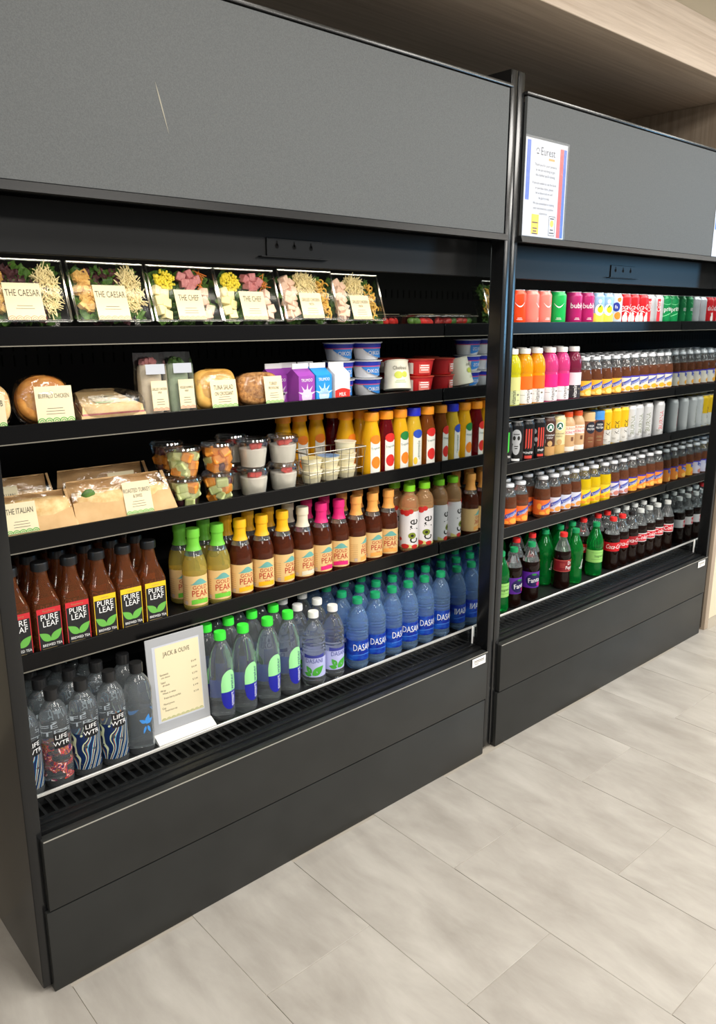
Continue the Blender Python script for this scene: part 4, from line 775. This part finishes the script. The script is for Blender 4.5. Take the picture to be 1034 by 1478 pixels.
def bunpack(mat, hx, hz, lines, seed, p=2.6, fill=None, lab=(.072, .066), scal=None, lx=.0, size=.018):
    hy = .030
    top = MB().loft([(-hy, hx * .86, hz * .86), (-hy * .7, hx, hz), (-hy * .1, hx, hz), (-hy * .05, hx * .97, hz * .97)], 32, p).mesh('top_bun', mat, 60)
    bot = MB().loft([(hy * .05, hx * .97, hz * .97), (hy * .1, hx, hz), (hy * .7, hx * .98, hz * .98), (hy, hx * .8, hz * .8)], 32, p).mesh('bottom_bun', mat, 60)
    # the bun stands on edge, its crown to the front (local z of the loft runs front to back)
    q = (PI / 2 - .28, 0, 0); c = (0, .036, hz * .98 + .004)
    t = [('top_bun', top, c, (-PI / 2 - .28, 0, 0)), ('bottom_bun', bot, c, (-PI / 2 - .28, 0, 0))]
    if fill: t.append(('filling', MB().ball((0, 0, 0), hx * 1.02, .006, hz * 1.02, 20, 10, .04).mesh('filling', fill, 60), c, (-.28, 0, 0)))
    cd_ = card(lab[0], lab[1], lines, scal or SCGREEN, lx, 0, 0, 3, .56, size)
    t.append((cd_[0], cd_[1], (0, -.0125, .012), (-.16, 0, 0), cd_[4]))
    t.append(('film_bag', filmbag(hx * 1.08, .043, hz * 1.06, seed), (0, .040, 0))); return t
z = SHL[1] - DROP
G2 = 'packed sandwiches on the near second shelf'
ORF = noise_mat('buffalo_filling', (206, 96, 24), (236, 150, 60), 50, .5)
place(bunpack(CIAB, .050, .047, ['TURKEY CLUB'], 3, 2.6, GREEN1), 'sandwich_pack', 'bagged sandwich with green-edged label at left picture edge', 'sandwich', (.090, SHF + .022, z), -.15, G2)
place(bunpack(BUN, .056, .052, ['BUFFALO CHICKEN'], 5, 2.3, ORF, (.080, .078), None, .016, .0135), 'sandwich_pack', 'bagged round orange bun labelled buffalo chicken', 'sandwich', (.216, SHF + .022, z), -.10, G2)
# flat wedge sandwich
wedge = MB().add([(-.075, -.045, 0), (.082, -.045, 0), (.05, .06, 0), (-.05, .06, 0), (-.075, -.045, .017), (.082, -.045, .017), (.05, .06, .034), (-.05, .06, .034)], [(0, 3, 2, 1), (4, 5, 6, 7), (0, 1, 5, 4), (1, 2, 6, 5), (2, 3, 7, 6), (3, 0, 4, 7)])
wedge2 = MB().add([(-.072, -.043, .0215), (.078, -.043, .0215), (.048, .06, .0385), (-.048, .06, .0385), (-.070, -.041, .036), (.076, -.041, .036), (.046, .058, .062), (-.046, .058, .062)], [(0, 3, 2, 1), (4, 5, 6, 7), (0, 1, 5, 4), (1, 2, 6, 5), (2, 3, 7, 6), (3, 0, 4, 7)])
wf = MB().add([(-.072, -.044, .0172), (.079, -.044, .0172), (.049, .06, .0342), (-.049, .06, .0342), (-.072, -.044, .0213), (.079, -.044, .0213), (.049, .06, .0383), (-.049, .06, .0383)], [(0, 3, 2, 1), (4, 5, 6, 7), (0, 1, 5, 4), (1, 2, 6, 5), (2, 3, 7, 6), (3, 0, 4, 7)])
lc = card(.060, .050, ['HAM'], SCGREEN, 0, 0, 0, 2, .62, .018)
place([('bottom_bread', wedge.mesh('bottom_bread', BREAD, None)), ('filling', wf.mesh('filling', HAM, None)), ('top_bread', wedge2.mesh('top_bread', BREAD, None)), (lc[0], lc[1], (0, -.026, .042), (-1.30, 0, 0), lc[4]), ('film_bag', filmbag(.092, .062, .036, 9, .05), (.003, .006, 0))],
      'sandwich_pack', 'flat wedge sandwich in film with label on top', 'sandwich', (.3665, SHF + .060, z), -.02, G2)
def wrapbox(mat, lines, seed):
    w_, h, d = .066, .152, .060
    sh = MB().add([(-w_ / 2, 0, 0), (w_ / 2, 0, 0), (w_ / 2, d, 0), (-w_ / 2, d, 0), (-w_ / 2, .016, h * .80), (w_ / 2, .016, h * .80), (w_ / 2, .034, h), (-w_ / 2, .034, h), (w_ / 2, d, h), (-w_ / 2, d, h)], [(0, 1, 2, 3)[::-1], (0, 1, 5, 4), (4, 5, 6, 7), (7, 6, 8, 9), (2, 3, 9, 8), (1, 2, 8, 6, 5), (0, 4, 7, 9, 3)]).mesh('sleeve', film('sleeve_film', .16, .14, bumpscale=9, bump=.2), None)
    roll = MB().loft([(.004, .026, .022), (.020, .029, .025), (.095, .0285, .024), (.120, .026, .021), (.124, .022, .018)], 26, 2.4).mesh('wrap_roll', mat, 50)
    fil = heap('filling', [HAM, GREEN1][seed % 2], 0, .128, .020, .006, 30, .008, -.014, .014, 'ball')
    cd_ = card(.040, .072, lines, SALMON, .006, 0, 0, 3, .5, .0088)
    return [('sleeve', sh), ('wrap_roll', roll, (0, .036, 0), (-.10, 0, 0), [('filling', fil, (0, 0, 0), (0, 0, 0), None, 'stuff')]), (cd_[0], cd_[1], (.004, .0002, .015), (-.132, 0, 0), cd_[4]), ('glare_patch', bevel_box('glare_patch', WPAPER, -.022, .026, -.0006, 0, 0, .024, .0002, 1), (.002, .0105, .102), (-.132, 0, 0))]  # white patch on the sleeve paints the glare of the light
place(wrapbox(TORT, ['GRILLED CHICKEN', 'WRAP'], 0), 'wrap_pack', 'tall clear sleeve holding a beige tortilla wrap', 'wrap', (.482, SHF + .020, z), -.12, 'tall wrap sleeves')
place(wrapbox(SPIN, ['VEGGIE HUMMUS', 'WRAP'], 1), 'wrap_pack', 'tall clear sleeve holding a green tortilla wrap', 'wrap', (.5580, SHF + .024, z), -.12, 'tall wrap sleeves')
place(bunpack(noise_mat('brioche', (206, 150, 62), (238, 192, 104), 20, .55, .05), .057, .050, ['TUNA SALAD', 'ON CROISSANT'], 12, 4.5, None, (.074, .070), None, .008, .0165), 'sandwich_pack', 'bagged square golden roll labelled tuna salad', 'sandwich', (.657, SHF + .016, z), -.06, G2)
place(bunpack(SEED, .062, .043, ['TURKEY', 'PROVOLONE'], 15, 3.6, GREEN1, (.056, .072), None, .030, .012), 'sandwich_pack', 'bagged seeded brown roll beside the milk cartons', 'sandwich', (.790, SHF + .016, z), -.06, G2)
# milk cartons
def carton(nm, main, top, art, lines, ink):
    a, h, g = .029, .078, .105
    body = MB().add([(-a, -a, 0), (a, -a, 0), (a, a, 0), (-a, a, 0), (-a, -a, h), (a, -a, h), (a, a, h), (-a, a, h)], [(0, 3, 2, 1), (0, 1, 5, 4), (1, 2, 6, 5), (2, 3, 7, 6), (3, 0, 4, 7), (4, 5, 6, 7)]).mesh('body', main, None)
    gable = MB().add([(-a, -a, h), (a, -a, h), (a, a, h), (-a, a, h), (-a, 0, g - .008), (a, 0, g - .008), (-a * .55, 0, g - .010), (a * .55, 0, g - .010)], [(0, 1, 5, 4), (2, 3, 4, 5), (1, 2, 5), (3, 0, 4)]).mesh('gable', top, None)
    fin = bevel_box('fin', WHITE, -a, a, -.0016, .0016, g - .0085, g + .006, .0005, 1)
    k = [('splash_print', print_on('splash_print', art, [ell(0, .022, .019, .020)] + [leaf(0, .024, .034, .006, q) for q in (.3, .9, 1.5, 2.2, 2.8)], None, .0003, 0, a))] if lines[0] != 'MILK' else [('red_band', print_on('red_band', art, [strip(lambda t: .001, lambda t: .032 + .006 * math.sin(PI * t), -a * .98, a * .98, 8)], None, .0003, 0, a))]
    k.append(('lettering', print_on('lettering', ink, [txt(lines[0], .0155 if lines[0] == 'MILK' else .012, 0, .020 if lines[0] == 'MILK' else .066, .8)] + [txt(t, .009, 0, .022 - .009 * i, .8) for i, t in enumerate(lines[1:])], None, .0006, 0, a)))
    return [('body', body, (0, 0, 0), (0, 0, 0), k), ('gable', gable, (0, 0, 0), (0, 0, 0), [('fin', fin)])]
CPU = M('carton_purple', (150, 66, 168), .4); CBL = M('carton_blue', (34, 142, 220), .4); CWH = M('carton_white', (236, 232, 230), .4); CPK = M('carton_lilac', (214, 196, 220), .4); CRD = M('carton_red', (216, 44, 36), .4)
cp = carton('p', CPU, CPU, CPK, ['TRUMOO', 'MILK'], WINK); cb = carton('b', CBL, CBL, M('carton_ice', (186, 220, 240), .4), ['TRUMOO', 'MILK'], WINK); cm_ = carton('r', CWH, CWH, CRD, ['MILK'], WINK)
for t, x, y, lab in [(cp, .876, .05, 'purple milk carton half hidden behind the seeded roll'), (cp, .931, .0, 'purple milk carton in the front row beside the blue one'), (cb, .993, .0, 'bright blue milk carton between the purple and red ones'), (cm_, 1.060, -.002, 'white and red milk carton beside the yogurt stacks'), (cp, .936, .062, 'purple milk carton directly behind the front purple one'), (cb, .998, .062, 'blue milk carton directly behind the front blue one')]:
    place(t, 'milk_carton', lab, 'milk carton', (x, SHF + .036 + y, z), random.uniform(-.05, .05), 'half-pint milk cartons')
# yogurt cups
YW = M('yogurt_white', (236, 238, 242), .4); YN = M('yogurt_navy', (36, 52, 176), .35); YB = M('yogurt_blue', (54, 134, 216), .4); YP = M('yogurt_pink', (222, 90, 130), .4)
def cup(body, r0, r1, h, lidm, rl, kids):
    return [('cup_body', lathe('cup_body', body, [(r0 * .9, 0), (r0, .003), (r1, h - .003), (rl, h - .0022), (rl, h - .0004)], 30), (0, 0, 0), (0, 0, 0), kids), ('foil_lid', lathe('foil_lid', lidm, [(rl + .0008, h - .0004), (rl + .0008, h + .0006), (.0005, h + .0008)], 30))]
rm = .041
oik = cup(YW, .036, .045, .053, M('foil_white', (226, 228, 232), .3, .4), .049, [('navy_band', band('navy_band', YN, .0436, .037, .0495, rt=.0452)), ('pink_line', band('pink_line', YP, .0434, .0345, .0372, rt=.0438)),
    ('swoosh_print', print_on('swoosh_print', YB, [strip(lambda t: .006 + .026 * (1 - t) ** 2, lambda t: .0345, -.020, .045, 14)], .0415, .0012)), ('lettering', print_on('lettering', WINK, [txt('OIKOS', .0165, .016, .021, .85)], .0415, .0022))])
ox = [1.140, 1.243]
for ci, x in enumerate(ox):
    for k in range(3):
        place(oik, 'yogurt_cup', 'blue and white yogurt cup, %s stack, %s' % (['left', 'right'][ci], ['bottom', 'middle', 'top'][k]), 'yogurt', (x, SHF + .115 - .012 * ci, z + k * .0545), random.uniform(-.65, -.45), 'stacked blue yogurt cups')
chb = cup(M('cream_cup', (228, 226, 206), .45), .044, .036, .092, M('foil_cream', (220, 220, 200), .4), .0375, [('lettering', print_on('lettering', TANINK, [txt('Chobani', .016, 0, .066, .85)], .040, .0008)), ('fruit_print', print_on('fruit_print', M('print_lime', (196, 204, 80), .5), [ell(-.006, .044, .013, .011), ell(.014, .046, .009, .009)], .0405, .0012)), ('line_print', print_on('line_print', M('print_sage', (150, 180, 120), .5), [rect(0, .022, .036, .0016, 8), rect(0, .027, .030, .0016, 8)], .042, .0008))])
place(chb, 'yogurt_cup', 'cream tapered yogurt cup leaning beside the red cups', 'yogurt', (1.330, SHF + .052, z + .0115), -.5, None, rx=-.20)
YR = M('cup_red', (196, 36, 40), .4)
red = cup(YR, .036, .044, .052, M('foil_red', (222, 92, 70), .35, .3), .047, [('panel_print', print_on('panel_print', M('panel_pink', (226, 120, 110), .45), [rect(0, .027, .036, .034, 8)], .040, .0018)), ('white_side', print_on('white_side', M('side_white', (226, 220, 214), .45), [rect(-.046, .027, .020, .040, 6)], .040, .0026)), ('lettering', print_on('lettering', WINK, [rect(0, .034, .026, .003, 6), rect(0, .027, .030, .003, 6), rect(0, .020, .024, .003, 6)], .040, .0028))])
for k in range(2):
    for q, (xx, yy) in enumerate(((1.432, .055), (1.400, .155))):
        place(red, 'yogurt_cup', 'red yogurt cup in the %s stack, %s one' % (['front', 'rear'][q], ['lower', 'upper'][k]), 'yogurt', (xx, SHF + yy, z + k * .0535), -.4, 'stacked red yogurt cups')

# ---- kraft sandwich bags, fruit cups, parfaits, basket on the third shelf
z = SHL[2] - DROP
def kraftbag(L, H, lines, lx, seed, lettuce=True):
    x = L / 2
    roll = MB().loft([(-x * .93, .016, .018), (-x * .88, .027, .028), (-x * .4, .031, .031), (x * .4, .031, .032), (x * .86, .027, .028), (x * .92, .016, .018)], 24, 2.5)
    rm_ = roll.mesh('bread_roll', CIAB, 60)
    fold = lambda a: Vector(a)
    front = MB().add([(-x, .0, 0), (x * .97, .0, 0), (x * .93, .018, H * .60), (-x, .018, H * .56), (-x, .0012, 0), (x * .97, .0012, 0), (x * .93, .0192, H * .60), (-x, .0192, H * .56)], [(0, 1, 2, 3), (7, 6, 5, 4), (0, 4, 5, 1), (1, 5, 6, 2), (2, 6, 7, 3), (3, 7, 4, 0)]).mesh('front_panel', KRAFT, None)
    back = MB().add([(-x, .082, 0), (x, .082, 0), (x * .9, .074, H * .98), (-x * .95, .074, H * .98), (-x, .0832, 0), (x, .0832, 0), (x * .9, .0752, H * .98), (-x * .95, .0752, H * .98)], [(3, 2, 1, 0), (4, 5, 6, 7), (0, 1, 5, 4), (1, 2, 6, 5), (2, 3, 7, 6), (3, 0, 4, 7)]).mesh('back_panel', KRAFT, None)
    side = MB().add([(x * .985, 0, 0), (x * 1.06, .004, 0), (x * .97, .066, H), (x * .89, .062, H), (x * .985, .0015, 0), (x * 1.06, .0055, 0), (x * .97, .0675, H), (x * .89, .0635, H)], [(0, 1, 2, 3), (7, 6, 5, 4), (0, 4, 5, 1), (1, 5, 6, 2), (2, 6, 7, 3), (3, 7, 4, 0)]).mesh('side_fold', KRAFT, None)
    win = MB(); n = 12; v = []; f = []; rr = random.Random(seed)
    for i in range(n + 1):
        t = i / n; xx = -x + 2 * x * .96 * t; b1 = .006 * math.sin(t * 17 + seed); top = H * (.93 + .07 * math.sin(PI * t)) + b1 * .5
        for j, (yy, zz) in enumerate(((.0196, H * .585), (.028 + b1 * .4, H * .78), (.044, top), (.062, H * .99), (.0735, H * .95))): v.append((xx, yy + rr.uniform(-.0012, .0012), zz + rr.uniform(-.002, .002)))
    for i in range(n):
        for j in range(4): f.append((i * 5 + j, (i + 1) * 5 + j, (i + 1) * 5 + j + 1, i * 5 + j + 1))
    wm = win.add(v, f).mesh('film_window', BAG, 20)
    cd_ = card(.070, H * .80, lines, SCGREEN, 0, 0, 0, 3, .56, .018 if len(lines) == 1 else .0145)
    t = [('bread_roll', rm_, (0, .046, .046), (0, PI / 2, 0)), ('front_panel', front), ('back_panel', back), ('side_fold', side), ('film_window', wm), (cd_[0], cd_[1], (lx, .0012, .012), (-.29, 0, 0), cd_[4])]
    t.append(('filling', MB().loft([(-x * .86, .004, .010), (-x * .5, .007, .014), (x * .5, .007, .014), (x * .84, .004, .010)], 20, 2.2).mesh('filling', HAM if not lettuce else BREAD, 60), (0, .034, .064), (0, PI / 2, 0)))
    if lettuce: t.append(('lettuce_leaf', MB().ball((0, 0, 0), .017, .005, .012, 12, 8, .12).mesh('lettuce_leaf', GREEN1, 60), (-x * .68, .026, .070)))
    return t
G3 = 'kraft sandwich bags on the near third shelf'
place(kraftbag(.165, .085, ['THE ITALIAN'], -.040, 3, False), 'sandwich_bag', 'short kraft sandwich bag labelled Italian at the left post', 'sandwich', (.176, SHF + .010, z), -.06, G3)
place(kraftbag(.252, .098, ['ROASTED TURKEY', '& SWISS'], .030, 5), 'sandwich_bag', 'long kraft sandwich bag labelled roasted turkey', 'sandwich', (.385, SHF + .010, z), -.05, G3)
place(kraftbag(.165, .108, ['THE ITALIAN'], -.040, 8, False), 'sandwich_bag', 'kraft sandwich bag standing behind the Italian one', 'sandwich', (.176, SHF + .112, z), -.04, G3)
place(kraftbag(.235, .108, ['ROASTED TURKEY', '& SWISS'], .030, 9), 'sandwich_bag', 'kraft sandwich bag standing behind the roasted turkey one', 'sandwich', (.398, SHF + .112, z), -.03, G3)
CANT = noise_mat('cantaloupe', (236, 140, 40), (246, 172, 74), 40, .4); HDEW = noise_mat('honeydew', (192, 208, 130), (222, 228, 170), 40, .4); GRAPE = noise_mat('grape_purple', (70, 34, 46), (110, 62, 74), 30, .3); STRB = noise_mat('strawberry', (190, 36, 36), (224, 80, 70), 60, .4); BLUEB2 = M('blueberry', (52, 58, 92), .5); YOG = M('parfait_yogurt', (240, 236, 222), .45)
def chunkm(mat, nm, s_):
    mb = MB(); mb.obox((0, 0, 0), (s_, s_ * .8, s_ * .72), Matrix.Identity(3)); me = mb.mesh(nm, mat, None); bm = bmesh.new(); bm.from_mesh(me); bmesh.ops.bevel(bm, geom=list(bm.edges), offset=s_ * .10, segments=1, affect='EDGES'); bm.to_mesh(me); bm.free(); return me
CH1, CH2 = chunkm(CANT, 'melon_chunk', .033), chunkm(HDEW, 'melon_chunk', .032); GR = MB().ball((0, 0, 0), .0115, .0115, .013, 14, 9).mesh('grape', GRAPE, 60)
SBm = chunkm(STRB, 'strawberry_piece', .019); BB = MB().ball((0, 0, 0), .0075, seg=12, rings=8).mesh('blueberry', BLUEB2, 60)
cupshell = lathe('cup_shell', CUPF, [(.0325, 0), (.0335, .002), (.0425, .066), (.0455, .0665), (.0455, .0685)], 32)
cuplid = lathe('lid', film('cup_lid', .16, .1), [(.0468, .0690), (.0470, .0705), (.0440, .0712), (.0425, .0765), (.0415, .0770), (.0005, .0772)], 32)
def fruitcup(seed, mode):
    rr = random.Random(seed); t = [('cup_shell', cupshell), ('lid', cuplid)]
    for zz, rad in ((.014, .018), (.033, .021), (.052, .0235)):
        for k in range(5):
            a = 2 * PI * k / 5 + rr.uniform(-.3, .3) + zz * 40; u_ = rr.random()
            me, nm = (GR, 'grape') if u_ < mode[0] else ((CH1, 'melon_chunk') if u_ < mode[1] else (CH2, 'melon_chunk'))
            t.append((nm, me, (rad * math.cos(a), rad * math.sin(a), zz), (rr.uniform(-.5, .5), rr.uniform(-.5, .5), rr.uniform(0, 3))))
    return t
yb = lathe('yogurt', YOG, [(.0315, .0015), (.0325, .004), (.0385, .047), (.036, .051), (.0005, .053)], 32)
def parfait(seed):
    rr = random.Random(seed); t = [('cup_shell', cupshell, (0, 0, 0), (0, 0, 0), [('ribs', MB().lathe([(.0345, .006), (.0400, .048)], 48).mesh('ribs', film('cup_ribs', .05, .2), 10))]), ('lid', cuplid), ('yogurt', yb)]
    for k in range(4): t.append(('strawberry_piece', SBm, (-.026 + .013 * k, -.022 + .006 * abs(k - 1), .059), (rr.uniform(-.4, .4), rr.uniform(-.4, .4), rr.uniform(0, 3))))
    for k in range(5): t.append(('blueberry', BB, (.022 + rr.uniform(-.008, .008), -.024 + .011 * k, .060), (0, 0, 0)))
    return t
fr = [(.560, .048, 0, (.35, .6), 'purple-grape fruit cup at the bottom of the left fruit stack'), (.560, .048, 1, (.0, .6), 'melon fruit cup on top of the left fruit stack'), (.664, .052, 0, (.25, .6), 'mixed fruit cup at the bottom of the right fruit stack'), (.664, .052, 1, (.10, .85), 'orange melon fruit cup on top of the right fruit stack'), (.572, .152, 0, (.3, .7), 'fruit cup behind the left fruit stack, lower one'), (.572, .152, 1, (.2, .9), 'fruit cup behind the left fruit stack, upper one')]
for i, (x, y, k, mode, lab) in enumerate(fr): place(fruitcup(i + 2, mode), 'fruit_cup', lab, 'fruit cup', (x, SHF + y, z + k * .0785), random.uniform(-.3, .3), 'clear cups of cut fruit')
pf = [(.774, .050, 0, 'yogurt parfait cup at the bottom of the left parfait stack'), (.774, .050, 1, 'yogurt parfait cup on top of the left parfait stack'), (.876, .050, 0, 'yogurt parfait cup at the bottom beside the wire basket'), (.876, .050, 1, 'yogurt parfait cup on top beside the wire basket'), (.770, .150, 0, 'lower yogurt parfait cup behind the left parfait stack'), (.770, .150, 1, 'upper yogurt parfait cup behind the left parfait stack')]
for i, (x, y, k, lab) in enumerate(pf): place(parfait(i), 'parfait_cup', lab, 'parfait', (x, SHF + y, z + k * .0785), 0.35 + random.uniform(-.2, .2), 'berry yogurt parfaits')
# wire basket with cream cups
def wires(L):
    mb = MB()
    for p in L: mb.tube(p, .0009, 5)
    return mb.mesh('wires', CHROME, 60)
bx0, bx1, by0, by1, bh = -.100, .100, 0, .080, .098
rim_ = MB().tube([(bx0 - .012, by0 - .004, bh), (bx1 + .012, by0 - .004, bh), (bx1 + .012, by1 + .004, bh), (bx0 - .012, by1 + .004, bh), (bx0 - .012, by0 - .004, bh)], .0022, 6).mesh('rim', CHROME, 60)
tp = lambda x, y: (x * 1.10, y + (-.004 if y == by0 else .004 if y == by1 else 0), bh)
up = [[(bx0 + (bx1 - bx0) * i / 7, y, .004), tp(bx0 + (bx1 - bx0) * i / 7, y)] for i in range(8) for y in (by0, by1)] + [[(x, by1 * i / 3, .004), (x + math.copysign(.012, x), by1 * i / 3, bh)] for i in (1, 2) for x in (bx0, bx1)]
ring = [[(bx0 - .004, by0, q), (bx1 + .004, by0, q), (bx1 + .004, by1, q), (bx0 - .004, by1, q), (bx0 - .004, by0, q)] for q in (.004, .036, .068)]
flr = [[(bx0 + (bx1 - bx0) * i / 9, by0, .003), (bx0 + (bx1 - bx0) * i / 9, by1, .003)] for i in range(10)]
bk = place([('rim', rim_)] + [('upright_wires', wires(up), (0, 0, 0), (0, 0, 0), None, 'stuff'), ('hoop_wires', wires(ring), (0, 0, 0), (0, 0, 0), None, 'stuff'), ('floor_wires', wires(flr), (0, 0, 0), (0, 0, 0), None, 'stuff')], 'wire_basket', 'chrome wire basket holding cream cups in front of juices', 'basket', (1.040, SHF + .008, z), .0)
CR = M('cream_tub', (238, 230, 196), .4)
def tub(lid): return cup(CR, .0260, .0310, .0355, lid, .0325, [('rib_band', band('rib_band', M('tub_band', (228, 218, 176), .4), .0292, .016, .022, rt=.0300))])
LY, LB, LC = noise_mat('lid_yellow', (240, 214, 110), (246, 238, 210), 40, .4), noise_mat('lid_blue', (60, 130, 200), (200, 214, 224), 40, .4), M('lid_cream', (240, 232, 206), .4)
for x, y, k, lm, lab in [(-.066, .042, 0, LC, 'lower cream tub at the left of the wire basket'), (-.066, .042, 1, LY, 'yellow-topped cream tub at the left of the wire basket'), (.004, .042, 0, LC, 'lowest cream tub in the middle of the wire basket'), (.004, .042, 1, LB, 'blue-topped cream tub in the middle of the wire basket'), (.074, .042, 0, LC, 'bottom cream tub at the right of the wire basket'), (.074, .042, 1, LC, 'second cream tub up, right end of the wire basket'), (.074, .042, 2, LC, 'top cream tub at the right of the wire basket')]:
    place(tub(lm), 'cream_tub', lab, 'tub', (1.040 + x * .94, SHF + .008 + y, z + .0045 + k * .0364), random.uniform(-.5, .5), 'cream tubs in the wire basket')

# ---- framed menu on the near deck
mw_, mh = .164, .252
FR = M('menu_grey', (164, 166, 170), .5)
items = [('Sandwich', .152), ('one choice', .144), ('Salad', .131), ('all salads', .123), ('Wrap', .110), ('Wheat or white', .102), ('Fresh berry parfait', .089), ('Mixed greens', .073), ('Cup', .063), ('Fresh fruit cup', .055)]
let = [txt('JACK & OLIVE', .017, 0, .204, .72)] + [txt(t, .0074 if i % 2 == 0 else .0066, -.052 + len(t) * .0016, q, .85) for i, (t, q) in enumerate(items)]
pri = [txt('$ %s' % p, .0066, .046, q, .9) for p, q in (('6.99', .166), ('6.49', .150), ('5.99', .133), ('5.49', .116), ('4.99', .100), ('3.99', .083))]
menu = [('frame', bevel_box('frame', FR, -mw_ / 2, mw_ / 2, 0, .003, 0, mh, .001, 1)), ('mat_board', print_on('mat_board', WPAPER, [rect(.0, .128, .132, .204, 1)], None, .0003, 0, 0)),
        ('menu_sheet', print_on('menu_sheet', PAPER, [rect(.003, .128, .122, .196, 1)], None, .0006, 0, 0), (0, 0, 0), (0, 0, 0), [('lettering', print_on('lettering', TANINK, let, None, .0009, 0, 0)), ('prices', print_on('prices', TANINK, pri, None, .0009, 0, 0)), ('scallop_border', print_on('scallop_border', M('scallop_olive', (126, 146, 60), .6), arcs(.003, .031, .120, 9, .0062, 3), None, .0009, 0, 0), (0, 0, 0), (0, 0, 0), None, 'stuff')])]
stand_ = ('stand_foot', MB().prism([(-.030, 0), (-.030, .003), (-.004, .0165), (.012, .0165), (.012, 0)], -mw_ / 2, mw_ / 2).mesh('stand_foot', WHITE, None))
mroot = place([stand_] + [(n[0], n[1], (0, 0, .017), (-.07, 0, 0)) + tuple(n[4:]) for n in menu], 'menu_sign', 'grey-framed cream price menu on white foot between water bottles', 'sign', (.4640, .176, DECK), -.02)
